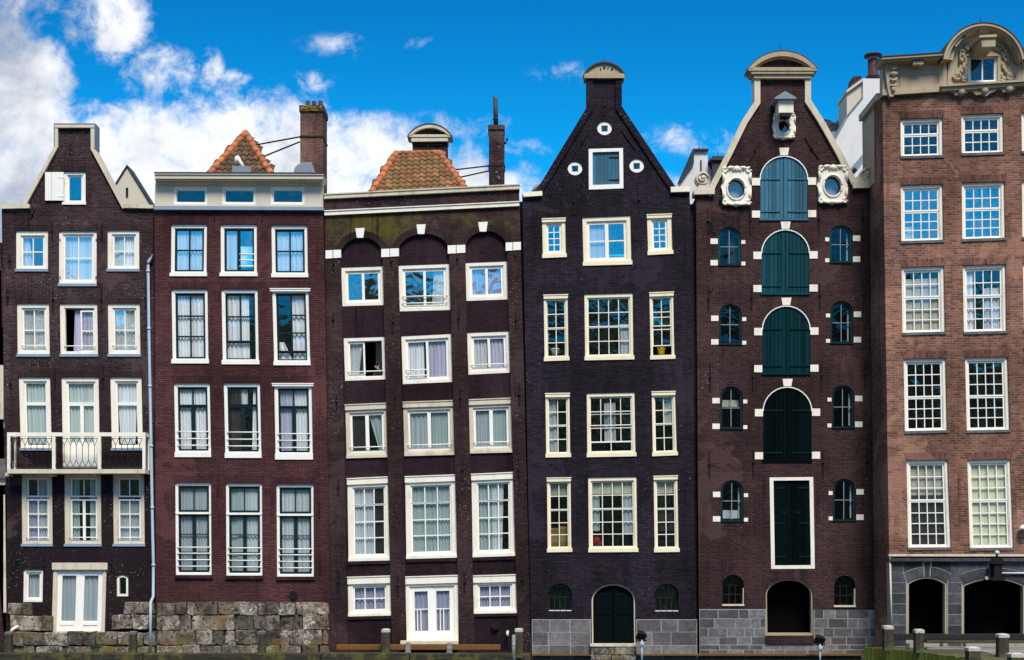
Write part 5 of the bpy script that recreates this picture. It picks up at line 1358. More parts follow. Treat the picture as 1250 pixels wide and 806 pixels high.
# round pediment arch
def arc3(r, n=26, a0=.12): return [(1201.5 + r * math.cos(math.pi - a0 - (math.pi - 2 * a0) * i / n), 78 - r * 1.0 * math.sin(math.pi - a0 - (math.pi - 2 * a0) * i / n)) for i in range(n + 1)]
for ra, rb, p in ((50.2, 46.8, .52), (46.8, 43.6, .44), (43.6, 38.5, .24)): H.prism(m, arc3(ra) + arc3(rb)[::-1], -p, .36)
cn = m.build('cornice', M['ochre'], H.root)
m = MB()
tym = [(1157.0, 78)] + arc3(44.5, a0=.12) + [(1246.0, 78), (1247, 99), (1156, 104.5)]
H.prism(m, tym, -.03, .30, .5, [[(1181.6, 66), (1217.8, 66), (1217.2, 102.6), (1181, 102.6)]])
m.build('pediment_field', M['ochre'], cn)
m = MB(); a = arc3(51.2); b = arc3(50.1); H.prism(m, a + b[::-1], -.54, .38)
for xa, xb_ in ((1076, 1151.5), (1252.4, 1322)):
    f = lambda x, y: y - (x - 1077) * .0667
    H.prism(m, [(xa, f(xa, 68.2)), (xb_, f(xb_, 68.2)), (xb_, f(xb_, 69.2)), (xa, f(xa, 69.2))], -.53, .34)
m.build('lead_cover', M['slate'], cn)
m = MB()      # blocks under the cornice
for x, y in ((1121, 74.5), (1275, 64.5)): m = MB(); H.prism(m, rect(x - 6.5, y, x + 6.5, y + 4.2), -.38, -.1); m.build('modillion', M['ochre'], cn)
for an in (2.45, 2.0, 1.57, 1.14, .7):
    x, y = 1201.5 + 41.5 * math.cos(an), 78 - 41.5 * math.sin(an); t = Vector((math.sin(an), math.cos(an))); nn = Vector((math.cos(an), -math.sin(an)))
    pts = [(x + t.x * s * 6 + nn.x * r, y + t.y * s * 6 + nn.y * r) for s, r in ((-1, -1.8), (1, -1.8), (1, 2), (-1, 2))]
    m = MB(); H.prism(m, pts, -.36, -.2); m.build('modillion', M['ochre'], cn)
# window in the pediment
H.holes = []
window(H, Q(1182, 66.6, 1217.4, 102, dy=-.6), frame='white', fw=(1.9, 3.6, 1.9, 2.4), fy=-.02, sashes=((0, 0, 1, 1, 2, 1, {'w': .9}),), sash='white', bw=1.6, glass='glass_low', curtains=[(-.1, 1.1, -.1, 1.1, 'dark', 0)])  # added black panel in place of the dark room behind the glass
m = MB(); H.prism(m, segarch(1180, 1219.6, 62.5, 68.5, 4.5), -.12, -.03); H.prism(m, rect(1178, 68, 1181.8, 102.4), -.09, -.03); H.prism(m, rect(1217.8, 67.4, 1221.6, 102), -.09, -.03); m.build('carved_frame', M['ochre'], H.root)
m = MB()      # hoist console above it
q0 = rect(1199, 43.5, 1215, 57.5); H.prism(m, [(1197.5, 42.8), (1215.8, 42), (1215.4, 57), (1198.5, 58)], -1.0, .0); H.prism(m, [(1195.5, 43), (1217, 42), (1217, 45.5), (1195.5, 46.5)], -1.06, .0)
m.build('hoist_console', M['ochre'], H.root, bevel=.02)
# carving: scrolls either side, the garland below and the console at the left
m = MB()
def curl(cx_, cy_, r, sx=1, turns=1.6, th=.05, a0=0):
    n = 20; m.tube([(H.pt(cx_ + sx * r * (1 - .75 * i / n) * math.cos(a0 + turns * 2 * math.pi * i / n), 0)[0], Y6 - .07, H.pt(0, cy_ + r * (1 - .75 * i / n) * math.sin(a0 + turns * 2 * math.pi * i / n))[2]) for i in range(n + 1)], [th * (1 - .5 * i / n) for i in range(n + 1)], 7)
def vine(pts, th=.05): m.tube([H.pt(x, y, -.07) for x, y in pts], [th * (.5 + .5 * math.sin(math.pi * (i + .5) / len(pts))) for i in range(len(pts))], 7)
for sx in (-1, 1):
    c = 1200; m = MB()
    curl(c + sx * 17, 58, 5, sx); curl(c + sx * 26, 65, 4, -sx); curl(c + sx * 32, 94, 5.0, sx); curl(c + sx * 24, 98, 3.2, -sx)
    vine([(c + sx * 12, 54), (c + sx * 22, 57), (c + sx * 29, 68), (c + sx * 30, 80)]); vine([(c + sx * 36, 99), (c + sx * 30, 92), (c + sx * 25, 86), (c + sx * 24, 78)])
    for k in range(7): m.ball(H.pt(c + sx * (24 + 3 * math.sin(k * 2.1)), 70 + k * 4.5, -.06), .07, .05, .09, 7, 5)
    m.build('carved_scroll', M['ochre'], H.root)
m = MB(); H.prism(m, [(1150, 105.5), (1254, 99), (1254, 104), (1150, 111)], -.22, .0); H.prism(m, [(1149, 103.4), (1255, 96.8), (1255, 99.2), (1149, 105.8)], -.30, .0)
for cx_, w_, d_ in ((1172, 13, 7), (1200, 20, 8.5), (1230, 12, 7)):
    yb_ = 111 - (cx_ - 1150) * .062
    H.prism(m, [(cx_ - w_, yb_)] + [(cx_ - w_ + 2 * w_ * i / 10, yb_ + d_ * math.sin(math.pi * i / 10) * (1 + .2 * math.cos(i * 2.1))) for i in range(1, 10)] + [(cx_ + w_, yb_ - w_ * .124)], -.14, .02)
    curl(cx_ - w_ * .5, yb_ + 2.2, 3); curl(cx_ + w_ * .5, yb_ + 1.6, 3, -1); m.ball(H.pt(cx_, yb_ + 4, -.16), .14, .08, .14, 8, 6)
m.build('garland', M['ochre'], H.root)
m = MB()
H.prism(m, [(1081, 77), (1096, 76), (1095, 90), (1092, 112), (1090.5, 118), (1086, 118), (1084, 112), (1081.5, 92)], -.2, .0)
curl(1085, 84, 3.5); curl(1092, 83.5, 3.2, -1); curl(1088, 101, 3); m.ball(H.pt(1088, 93, -.22), .12, .1, .06); m.ball(H.pt(1088, 112, -.2), .08, .1, .12)
for k in range(5): m.tube([H.pt(1083 + k * .4, 79 + k * 7, -.23), H.pt(1088, 81 + k * 7, -.27), H.pt(1093.5 - k * .4, 78.5 + k * 7, -.23)], .04, 6)
m.build('carved_console', M['ochre'], H.root)
m = MB(); H.prism(m, [(1099, 90), (1149, 86.8), (1149, 105.4), (1099, 108.8)], -.075, -.04, .5, [[(1102, 92.6), (1146, 89.8), (1146, 102.8), (1102, 106)]]); m.build('frieze_panel', M['ochre'], H.root)
m = MB(); m.tube([H.pt(1198, 28, .1), H.pt(1198, 19, .1)], .012, 5); m.build('lightning_rod', M['iron'], H.root)
m = MB(); H.prism(m, [(1085, 676.6), (1327, 676.9), (1327, 679.4), (1085, 679.2)], -.10, .02); m.build('string_course', M['cream_old'], H.root)
m = MB(); H.prism(m, [(1085, 681.6), (1327, 681.6), (1327, 685.2), (1085, 685.2)], -.13, .3); m.build('stone_ledge', M['stone_dark'], H.root)
# dark stones of the ground floor
m = MB(); rnd = random.Random(61)
yy = [711, 724, 737, 750, 763, 776, 789, 806]
for k in range(len(yy) - 1):
    H.prism(m, rect(1087.2, yy[k] + .5, 1106.2, yy[k + 1] - .5), 0.010, .05, rnd.random()); H.prism(m, rect(1157.6, yy[k] + .5, 1173.9, yy[k + 1] - .5), 0.010, .05, rnd.random()); H.prism(m, rect(1253, yy[k] + .5, 1270, yy[k + 1] - .5), 0.010, .05, rnd.random()); H.prism(m, rect(1319, yy[k] + .5, 1328, yy[k + 1] - .5), 0.010, .05, rnd.random())
H.prism(m, [(1087.2, 698.5), (1102.2, 698.5), (1106.6, 710.6), (1087.2, 710.6)], 0.010, .05, .6)
for (l, r, ap, sp2, ri) in ((1107.5, 1156.5, 704, 711.5, 7.5), (1175, 1252, 705, 714, 9), (1271, 1318, 704, 711.5, 7.5)):
    A = segarch(l, r, ap, sp2, ri, 30)[1:-1]; B = segarch(l - 4, r + 4, ap - 11.5, sp2 - 11.5, ri, 30)[1:-1]
    cuts = (0, 13, 17, 30)
    for a, b in zip(cuts, cuts[1:]):
        lo_ = A[a:b + 1]; hi_ = B[a:b + 1]
        if b - a < 6: hi_ = [(x, 686) for x, _ in hi_]; hi_ = [hi_[0], hi_[-1]]
        g = .6
        lo_ = [(x + (g if i == 0 else -g if i == len(lo_) - 1 else 0), y - .35) for i, (x, y) in enumerate(lo_)]; hi_ = [(x + (g if i == 0 else -g if i == len(hi_) - 1 else 0), y) for i, (x, y) in enumerate(hi_)]
        H.prism(m, lo_ + hi_[::-1], 0.006, .05, rnd.random())
    top = [p for p in B]
    for a, b in ((0, 12), (18, 30)):
        seg = top[a:b + 1]; H.prism(m, [(x, y - 1.0) for x, y in seg] + [(seg[-1][0], 685.8), (seg[0][0], 685.8)], 0.010, .05, rnd.random())
H.prism(m, rect(1087.2, 686, 1103, 697.8), 0.010, .05, .4)
for l, r in ((1160.8, 1170.6), (1256.4, 1266.6)): H.prism(m, [(l, 686), (r, 686), (r, 700), (l, 700)], 0.010, .05, rnd.random()); H.prism(m, [(l - 3, 700.6), (r + 3, 700.6), (r + 3, 710.6), (l - 3, 710.6)], 0.010, .05, rnd.random())
m.build('stone_block', M['stone_dark'], H.root)
m = MB()
for A, (l, r, ap, ri) in zip((ar1, ar2, ar3), ((1107.5, 1156.5, 704, 7.5), (1175, 1252, 705, 9), (1271, 1318, 704, 7.5))):
    H.prism(m, segarch(l - .4, r + .4, ap - .4, 777, ri), .05, .3, .5, [segarch(l + 2.4, r - 2.4, ap + 2.2, 777.4, ri - .3)])
m.build('arch_lining', M['ochre'], H.root)
m = MB()
for l, r, ap in ((1107.5, 1156.5, 704), (1175, 1252, 705), (1271, 1318, 704)): H.prism(m, rect(l + 1, ap + 1, r - 1, 777), 1.2, 1.26)
m.build('cellar_door', M['dark'], H.root)
# black lantern and its conduit
m = MB(); x, y, z = H.pt(1212.8, 692, -.3)
m.box(x - .13, x + .13, y - .12, y + .12, z - .35, z + .1); m.prism_xz([(x - .22, z + .1), (x + .22, z + .1), (x + .1, z + .3), (x - .1, z + .3)], y - .18, y + .18); m.box(x - .2, x + .2, y - .16, y + .16, z - .46, z - .35)
m.tube([(x, y, z + .3), (x, y, z + .45)], .04, 8)
lt = m.build('wall_lantern', M['iron'], H.root)
m = MB(); m.ball((x, y - .02, z + .47), .085, .085, .08, 10, 7); m.build('lantern_knob', M['lens'], lt)
m = MB(); m.tube([(x - .25, Y6, z - .38), (x - .25, Y6 - .1, z - .38)], .06, 8); m.tube([H.pt(1220, 699.8, -.06), H.pt(1300, 699.8, -.06)], .03, 8); m.build('conduit', M['white_dirty'], lt)
m = MB(); x, y, z = H.pt(1247.5, 645, -.2); m.lathe((x, y, z - .05), [(.17, 0), (.16, .08), (.08, .15), (.03, .17)], 14); m.tube([(x, y, z), (x, Y6, z - .02)], .03, 6); m.build('wall_lamp', M['white'], H.root)
m = MB(); m.tube([H.pt(1086, 681, -.05), H.pt(1088, 775, -.05)], .03, 7); m.build('thin_pipe', M['cream_old'], H.root)

for nm, xa, xb, yt in (('three tall', 630, 652, 247), ('blue-black', 838, 858, 250), ('dark purple', 182, 196, 262), ('burgundy', 390, 408, 268)):
    hr = [o_ for o_ in bpy.data.objects if nm in o_.get('label', '') and o_.type == 'EMPTY'][0]
    m = MB(); x0, zt = W(xa, yt, .5); x1, _ = W(xb, 806, .5); m.prism_xz([W(xa, yt, .5), W(xa + (xb - xa) * .4, yt, .5), W(xb, 806, .5), W(xa + (xb - xa) * .6, 806, .5)], .42, .6)
    m.build('party_wall', M['brick_black'], hr)
# ================================================================== neighbours and roofs behind
H = House('neighbouring_house', -60, 0.05, 'sliver of brick house with cream windows at the left edge of the picture', 'house', group=None)
if 'group' in H.root: del H.root['group']
for yt, yb in ((446, 522), (330, 400)): 
    for x in (-34, -86, -138): window(H, Q(x, yt, x + 38, yb), frame='cream', sashes=((0, 0, 1, .4, 1, 1), (0, .4, 1, 1, 2, 1)), glass='glass_mid', curtains=[(0, 1, 0, 1, 'curtain_grey', 5)])
H.wall([(-190, 296), (.9, 296), (7.4, 806), (-190, 806)], 'brick_brown')
H.body((-190, 300, -190), (.9, 300, 7.4), M['brick_brown']); H.flat_roof((-188, 300), (0, 300))
m = MB(); H.prism(m, rect(4.2, 604, 8.2, 748), -.05, .04); H.prism(m, rect(.5, 446, 4.6, 512), -.04, .04); H.prism(m, rect(-30, 584, 6.2, 592), -.18, .04); m.build('pilaster', M['cream_old'], H.root)
m = MB(); H.prism(m, rect(-30, 560, 7, 584), -.3, .04); m.build('stone_ledge', M['stone_grey'], H.root)

# beige gable end behind house 1
y = 5.0
r = empty('rear_gable_house', (W(163, 800, y)[0], y, 0), 'plain beige plastered gable end with a dark roof edge left of the flat cornice', 'house')
m = MB(); pts = [W(a, b, y) for a, b in ((140, 270), (140, 229), (155.6, 205), (183.5, 250), (184, 270))]; m.prism_xz(pts, y, y + .8); m.build('wall', M['beige'], r)
m = MB(); pts = [W(a, b, y) for a, b in strip([(138, 231.5), (155.4, 203.6), (185, 251)], -1.2)]; m.prism_xz(pts, y - .06, y + .9); m.build('roof_edge', M['slate'], r)
m = MB(); x, z = W(155.3, 235, y); m.box(x - .04, x + .04, y - .05, y, z - .17, z + .17); m.build('wall_anchor', M['iron'], r)

# neck gable seen over the pantile roof
y = 7.5
r = empty('rear_gable_house', (W(525, 800, y)[0], y, 0), 'brown brick neck gable with arched cream pediment showing behind the pantile roof', 'house')
def WY(l): return [W(a, b, y) for a, b in l]
m = MB(); m.prism_xz(WY([(503.5, 172), (546, 171), (546.5, 195), (575, 245), (575, 260), (470, 260), (470, 245), (503.5, 196)]), y, y + .5); m.build('wall', M['brick_umber'], r)
m = MB(); m.prism_xz(WY([(502.6, 168.5), (547, 167.8), (547, 173.8), (502.6, 174.4)]), y - .15, y + .6)
A = segarch(498.3, 551.6, 153.8, 168.8, 14.5, 18); B = segarch(503, 547, 157.8, 166.6, 8.8, 18)
m.prism_xz(WY(A[1:-1] + B[1:-1][::-1]), y - .2, y + .6); m.prism_xz(WY(rect(499, 166, 551, 169)), y - .18, y + .6); m.build('pediment', M['cream_old'], r)
m = MB(); m.prism_xz(WY(segarch(502, 548, 157, 167.5, 9.5, 18)), y - .04, y + .5); m.build('pediment_brick', M['brick_umber'], r)
m = MB(); A2 = segarch(497.4, 552.4, 152.6, 169, 15.6, 18); m.prism_xz(WY(A2[1:-1] + A[1:-1][::-1]), y - .22, y + .62); m.build('lead_cover', M['slate'], r)
m = MB(); m.prism_xz(WY(rect(508, 176, 540, 178)), y - .06, y); m.prism_xz(WY(rect(521.5, 178, 523, 186)), y - .06, y); m.build('wall_anchor', M['iron'], r)
m = MB(); m.prism_xz(WY([(470, 246), (510, 190), (540, 190), (575, 246)]), y + .55, y + 8); m.build('roof', M['slate'], r)

# white gable between house 4 and the warehouse
y = 6.0
def WY(l): return [W(a, b, y) for a, b in l]
r = empty('rear_gable_house', (W(850, 800, y)[0], y, 0), 'small white neck gable peeping out between black house and brown warehouse', 'house')
m = MB(); m.prism_xz(WY([(815, 270), (815, 240), (830, 222), (845.4, 200), (846.2, 184.6), (863.6, 184.6), (864, 202), (880, 225), (890, 270)]), y, y + 7); m.build('wall', M['white_dirty'], r)
m = MB(); m.prism_xz(WY(strip([(828.5, 222.5), (844.6, 199.6), (845.2, 182.6), (864.6, 182.6)], 2.0)), y - .12, y + 7.1); m.build('gable_coping', M['slate'], r)
m = MB(); m.prism_xz(WY(rect(854.9, 196, 856.3, 211)), y - .06, y); m.build('wall_anchor', M['iron'], r)
m = MB(); m.tube([P3(853.6, 183, y + .1), P3(853.6, 174.5, y + .1)], .012, 5); m.tube([P3(876.6, 197, y + .8), P3(876.6, 185, y + .8)], .012, 5); m.build('lightning_rod', M['iron'], r)
m = MB(); x0, z0 = W(865.5, 199, y + .6); x1, z1 = W(879.8, 230, y + .6); m.box(x0, x1, y - .3, y + .5, z1, z0); xa, za = W(864.6, 196.6, y); xb, zb = W(881, 199.2, y); m.box(xa, xb, y - .4, y + .6, zb, za); m.build('chimney', M['slate'], r)

# white house behind the warehouse
y = 5.5
def WY(l, yy=None): return [W(a, b, y if yy is None else yy) for a, b in l]
r = empty('rear_house', (W(1045, 800, y)[0], y, 0), 'white plastered house with red-brown chimney flue behind the warehouse gable', 'house')
m = MB(); m.prism_xz(WY([(1053.4, 96), (1100, 96), (1100, 260), (1010, 260), (1010, 182), (1021, 166.5), (1034.5, 141), (1053.4, 117.7)]), y, y + .6); m.build('wall', M['white_dirty'], r)
m = MB(); m.prism_xz(WY(strip([(1019, 171), (1034.5, 142.2), (1053.6, 118.8)], -1.6)), y - .06, y + .7); m.build('wall_coping', M['lead'], r)
m = MB(); m.prism_xz(WY([(1034.6, 112), (1053.2, 99), (1053.2, 118), (1034.8, 141)]), y + .12, y + 1.4); m.prism_xz(WY([(1033.4, 113.4), (1033.4, 110), (1053, 95.6), (1053, 99.4)]), y + .0, y + 1.5); m.build('chimney', M['beige'], r)
m = MB(); m.prism_xz(WY([(1040, 100), (1053.2, 91), (1053.2, 97.4), (1040, 106)]), y + .3, y + 1.3); m.prism_xz(WY(rect(1050, 81.5, 1060, 95.9)), y + 1.0, y + 1.8); m.build('chimney_cap', M['flue'], r)
m = MB(); x, z = W(1065.6, 95.8, y + .4); h = 30 / S * 1.13
m.lathe((x, y + .4, z), [(.27, 0), (.27, .08), (.20, .1), (.20, h * .72), (.18, h * .74), (.18, h * .86)], 16); fl = m.build('flue_pipe', M['flue'], r)
m = MB(); m.lathe((x, y + .4, z + h * .86), [(.16, -.03), (.36, .03), (.34, .09), (.06, .14)], 16); m.build('flue_cap', M['slate'], fl)
m = MB(); m.lathe((x, y + .4, z + h * .74), [(.205, 0), (.205, .12)], 16); m.build('flue_collar', M['lead'], fl)
m = MB(); a, b, c, d_ = P3(1012, 163, y + .8), P3(1035, 160, y + .8), P3(1035, 135, y + 3.2), P3(1030, 138, y + 3.2)
pantiles(m, a, b, P3(1013, 154, y + 3.4), P3(1036, 134, y + 3.4), 6, .26, rnd=random.Random(4)); 
m.v += [a, b, P3(1035, 136, y + 3.4), P3(1013, 155, y + 3.4)]; n = len(m.v); m.face((n - 4, n - 3, n - 2, n - 1), .3); m.build('tiled_roof', M['slate'], r, recalc=False)
m = MB(); m.prism_xz(WY([(1043, 204), (1057, 184), (1058.5, 192), (1047, 208)], 2.2), 2.2, 4.4); m.build('roof_window', M['sill_blue'], r)
m = MB(); m.prism_xz(WY([(1012, 155), (1026, 154), (1020, 168), (1012, 170)]), y + .65, y + .8); m.build('roof', M['lead'], r)

# ================================================================== waterside
def post(px, pt, pb, y, w_px, label, lean=0.0, cap='cap'):
    x, zt = W(px, pt, y); _, zb = W(px, pb, y)
    w = w_px / S * (D + y) / D / 2 / (1 + abs(px - CX) / (S * D))
    o = empty('mooring_post', (x, y, zb), label, 'post', 'wooden posts along the waterside')
    m = MB(); n = 8
    for i in range(5):
        f = i / 4; rr = w * (1.02 - .06 * f)
        rnd = random.Random(int(px) + i)
        base = len(m.v)
        for (sx, sy) in ((-1, -1), (-.2, -1.05), (1, -1), (1.04, 0), (1, 1), (0, 1), (-1, 1), (-1.04, 0)):
            m.v.append((x + sx * rr + rnd.uniform(-.012, .012) + lean * f, y + sy * rr + rnd.uniform(-.012, .012), zb + (zt - .10 - zb) * f))
        if i:
            for k in range(8): m.face((base - 8 + k, base - 8 + (k + 1) % 8, base + (k + 1) % 8, base + k))
    m.face(range(base, base + 8)); m.face(range(base - 32, base - 24))
    m.build('shaft', M['post_wood'], o)
    m = MB(); r_ = w * 1.06
    b0 = len(m.v)
    for f, hh in ((1, zt - .12), (1, zt - .03), (.6, zt)):
        for sx, sy in ((-1, -1), (1, -1), (1, 1), (-1, 1)): m.v.append((x + lean + sx * r_ * f, y + sy * r_ * f, hh))
    for lv in (0, 4):
        for k in range(4): m.face((b0 + lv + k, b0 + lv + (k + 1) % 4, b0 + lv + 4 + (k + 1) % 4, b0 + lv + 4 + k))
    m.face((b0, b0 + 1, b0 + 2, b0 + 3)); m.face((b0 + 8, b0 + 9, b0 + 10, b0 + 11))
    m.build('post_cap', M[cap], o)
    return o

post(11, 771, 799, -.75, 10.5, 'black wooden post at the far left before the stones', cap='stone_grey')
post(162.5, 770.5, 798, -.75, 11, 'mossy wooden post by the stones right of the white double door', cap='stone_grey')
post(319.5, 770, 798, -.75, 10.5, 'dark green wooden post in front of the rough stone foot of the burgundy house', cap='stone_grey')
post(471, 767.5, 797.5, -.8, 10.5, 'mossy white-capped post left of the white door under the three-arched house')
post(633.5, 767, 803, -1.0, 9.5, 'mossy white-capped post where the three-arched house meets the black house')
post(1083.5, 763.5, 794, -3.5, 14, 'dark post with white cap at the left end of the green jetty')
post(1121.5, 768, 797, -4.3, 13.5, 'black post with pale cap standing before the narrow cellar arch')
post(1223.5, 773.5, 803, -5.9, 17, 'mossy post with pale cap standing before the wide cellar arch')
post(1187.5, 789.5, 835, -8.0, 20, 'low white-capped mooring post in the water in front of the jetty')
post(1240, 797, 850, -9.0, 23, 'nearest white-capped mooring post at the lower right corner')
# brown pile beside the post
x, zt = W(627.5, 775, -1.05); _, zb = W(627.5, 812, -1.05)
m = MB(); m.tube([(x, -1.05, zb), (x + .01, -1.05, zt)], [.09, .08], 9); o = m.build('wooden_pile', M['grey_wood'], None); tag(o, 'thin bare wooden pile touching the white-capped post beside the black house', 'pile')

m = MB(); x0, _ = W(-30, 800, -1.0); x1, _ = W(648, 800, -1.0)
segs = [x0, W(175, 0, -1)[0], W(392, 0, -1)[0], W(500, 0, -1)[0], x1]
for k in range(4):
    zt = W(0, 797.3 + .5 * (k % 2), -1.0)[1]
    m.box(segs[k] + .01, segs[k + 1] - .01, -1.12 + .01 * k, -.62, -.35, zt)
o = m.build('fender_beam', M['beam_wood'], None, bevel=.03); tag(o, 'long mossy timber beam along the water below the three left houses', 'beam')
m = MB(); x0, zt = W(411, 787, -.45); x1, zb = W(611, 793.5, -.45); m.box(x0, x1, -.55, -.3, zb, zt); o = m.build('steel_beam', M['rust'], None, bevel=.02)
tag(o, 'rusty orange-brown beam lying under the white door of the three-arched house', 'beam')
for px, lb in ((498, 'short grey stump under the left end of the white doorstep'), (548.5, 'short grey stump under the right end of the white doorstep')):
    x, zt = W(px, 784.5, -.62); _, zb = W(px, 798, -.62); m = MB(); m.prism_xz([(x - .09, zb), (x + .1, zb), (x + .085, zt), (x - .08, zt)], -.70, -.54); o = m.build('support_post', M['grey_wood'], None, bevel=.015); tag(o, lb, 'post', 'stumps under the doorstep')
m = MB(); x0, zt = W(650, 798.6, -.12); x1, zb = W(1054, 800.4, -.12); m.box(x0, x1, -.2, .12, zb, zt); o = m.build('fender_rail', M['rust'], None); tag(o, 'thin rusty rail at the waterline below the black house and the warehouse', 'rail')

# jetty at the right
ZD = .40
m = MB()
def jx(px, y): return W(px, 0, y)[0]
edge = [(jx(1056.5, -1.9), -1.9), (jx(1131, -4.6), -4.6), (jx(1200, -7.2), -7.2), (jx(1330, -11.5), -11.5)]
back = [(jx(1335, -11.5), -2.0), (jx(1056.5, -1.9) + .1, -1.72)]
n = len(m.v)
poly = edge + back
m.v += [(x, y, ZD - .12) for x, y in poly] + [(x, y, ZD) for x, y in poly]
k = len(poly); m.face(range(n, n + k)); m.face(range(n + k, n + 2 * k))
for i in range(k): m.face((n + i, n + (i + 1) % k, n + k + (i + 1) % k, n + k + i))
jt = m.build('jetty', M['deck_wood'], None); tag(jt, 'algae-green timber jetty running out from the orange brick house', 'jetty')
m = MB(); rnd = random.Random(90)
for (xa, ya), (xb_, yb_) in zip(edge, edge[1:]):
    L = math.hypot(xb_ - xa, yb_ - ya); nb = max(3, int(L / .17)); d_ = Vector((xb_ - xa, yb_ - ya)).normalized(); nn = Vector((d_.y, -d_.x)) * .06
    for i in range(nb):
        p = Vector((xa, ya)) + d_ * (L * (i + .05) / nb); q_ = Vector((xa, ya)) + d_ * (L * (i + .95) / nb); t = ZD + .03 + rnd.uniform(-.02, .02); b0 = len(m.v)
        for pp_ in (p, q_, q_ + nn, p + nn): m.v.append((pp_.x, pp_.y, -.35))
        for pp_ in (p, q_, q_ + nn, p + nn): m.v.append((pp_.x, pp_.y, t))
        tt = rnd.random()
        for f in ((0, 1, 2, 3), (4, 5, 6, 7), (0, 1, 5, 4), (1, 2, 6, 5), (2, 3, 7, 6), (3, 0, 4, 7)): m.face([b0 + i_ for i_ in f], tt)
m.build('sheet_planks', M['green_wood'], jt)
m = MB()
y = -3.3; x0, zt = W(1088, 774, y); x1, zb = W(1330, 781.5, y); m.box(x0, x1, y, y + .16, zb, zt); m.build('rail_beam', M['black_wood'], jt, bevel=.02)
m = MB(); y = -2.6; x0, zt = W(1131, 778, y); x1, zb = W(1330, 785.5, y); m.box(x0, x1, y, y + .5, zb, zt)
for px in (1109, 1150, 1178): x, z = W(px, 786, y); m.box(x - .05, x + .05, y, y + .1, ZD, zb)
m.build('landing_plank', M['deck_wood'], jt, bevel=.02)
m = MB(); y = -4.2; x0, _ = W(1131, 0, y); x1, _ = W(1330, 0, y); z = W(0, 790.5, y)[1]; m.box(x0, x1, y - .05, y + .05, z - .06, z + .03); m.build('pale_edge', M['grey_wood'], jt)

h1 = [o_ for o_ in bpy.data.objects if o_.get('label', '').startswith('dark purple-brown')][0]
m = MB(); rnd = random.Random(12)
for cx_, cy_, n_ in ((117, 790, 60), (70, 796, 25), (146, 789, 20)):
    for k in range(n_):
        c = Vector(W(cx_ + rnd.gauss(0, 4), cy_ + rnd.gauss(0, 1.6), -.3) + (0,)); c = Vector((c.x, -.30 - rnd.random() * .12, c.y))
        a = rnd.uniform(0, 6.28); tip = c + Vector((math.cos(a) * .09, -.04, .05 + rnd.random() * .08)); sd_ = Vector((-math.sin(a), .3, math.cos(a))).normalized() * .022; md = (c + tip) / 2
        n = len(m.v); m.v += [tuple(c), tuple(md + sd_), tuple(tip), tuple(md - sd_)]; m.face((n, n + 1, n + 2, n + 3))
m.build('wall_fern', M['leaf'], h1, recalc=False)
# spotlights on poles
for px, py, lb, yy in ((783.5, 783, 'black floodlight on a thin pole right of the black louvred door', -.7), (1001, 788, 'black tilted floodlight on a pale pole in front of the brown warehouse', -.7)):
    x, z = W(px, py, yy)
    o = empty('floodlight', (x, yy, -.3), lb, 'floodlight', 'floodlights at the waterline')
    m = MB(); m.tube([(x, yy, -.3), (x, yy, z + .1)], .035, 8); m.build('pole', M['pipe'], o)
    m = MB()
    rot = Matrix.Rotation(R(35), 3, 'X') @ Matrix.Rotation(R(12), 3, 'Y')
    b0 = len(m.v); c = Vector((x - .03, yy, z + .22))
    for dx_, dy_, dz_ in ((-.17, -.12, -.15), (.17, -.12, -.15), (.17, -.12, .15), (-.17, -.12, .15), (-.1, .14, -.09), (.1, .14, -.09), (.1, .14, .09), (-.1, .14, .09)): m.v.append(tuple(c + rot @ Vector((dx_, dy_, dz_))))
    for f in ((0, 1, 2, 3), (4, 5, 6, 7), (0, 1, 5, 4), (1, 2, 6, 5), (2, 3, 7, 6), (3, 0, 4, 7)): m.face([b0 + i for i in f])
    m.build('lamp_head', M['iron'], o, bevel=.02)
    m = MB(); m.tube([(x - .2, yy, z + .22), (x - .2, yy, z + .02), (x + .16, yy, z + .02), (x + .16, yy, z + .22)], .025, 6); m.build('yoke', M['iron'], o)
    m = MB(); m.lathe((x, yy - .08, z - .06), [(.06, -.03), (.07, .0), (.04, .03)], 12, axis='y'); m.build('lens', M['lens'], o)

# things on the window sills
def flower_pot(px, pt, pb, w, mat, label, y, plant=0):
    x, zt = W(px, pt, 0); _, zb = W(px, pb, 0); r = w / S / 2
    o = empty('flower_pot', (x, y, zb), label, 'flower pot', 'flower pots on the sills')
    m = MB(); h = zt - zb; m.lathe((x, y, zb), [(r * .62, 0), (r * .95, h * .86), (r * 1.06, h * .86), (r * 1.06, h), (r * .9, h), (r * .88, h * .9)], 16); m.build('pot', M[mat], o)
    m = MB(); m.lathe((x, y, zb), [(r * .86, h * .86), (r * .5, h * .9)], 12); m.build('soil', M['soil'], o)
    if plant:
        rnd = random.Random(int(px)); m = MB()
        for k in range(plant):
            a = rnd.uniform(0, 6.28); l = rnd.uniform(.08, .2); t = rnd.uniform(.1, .2)
            p = Vector((x, y, zb + h * .9)); tip = p + Vector((math.cos(a) * l, math.sin(a) * l * .6, t)); md = (p + tip) / 2 + Vector((0, 0, .04)); sd = Vector((-math.sin(a), math.cos(a), 0)) * .03
            n = len(m.v); m.v += [tuple(p), tuple(md + sd), tuple(tip), tuple(md - sd)]; m.face((n, n + 1, n + 2, n + 3), .5)
        m.build('leaves', M['leaf'], o, recalc=False)
flower_pot(808.5, 423.2, 433.4, 10.2, 'yellow', 'yellow flower pot in the open gap of a raised sash window', .30)
flower_pot(678, 424, 434.4, 11, 'white', 'white flower pot with green leaves behind the panes of a narrow window', .32, 26)
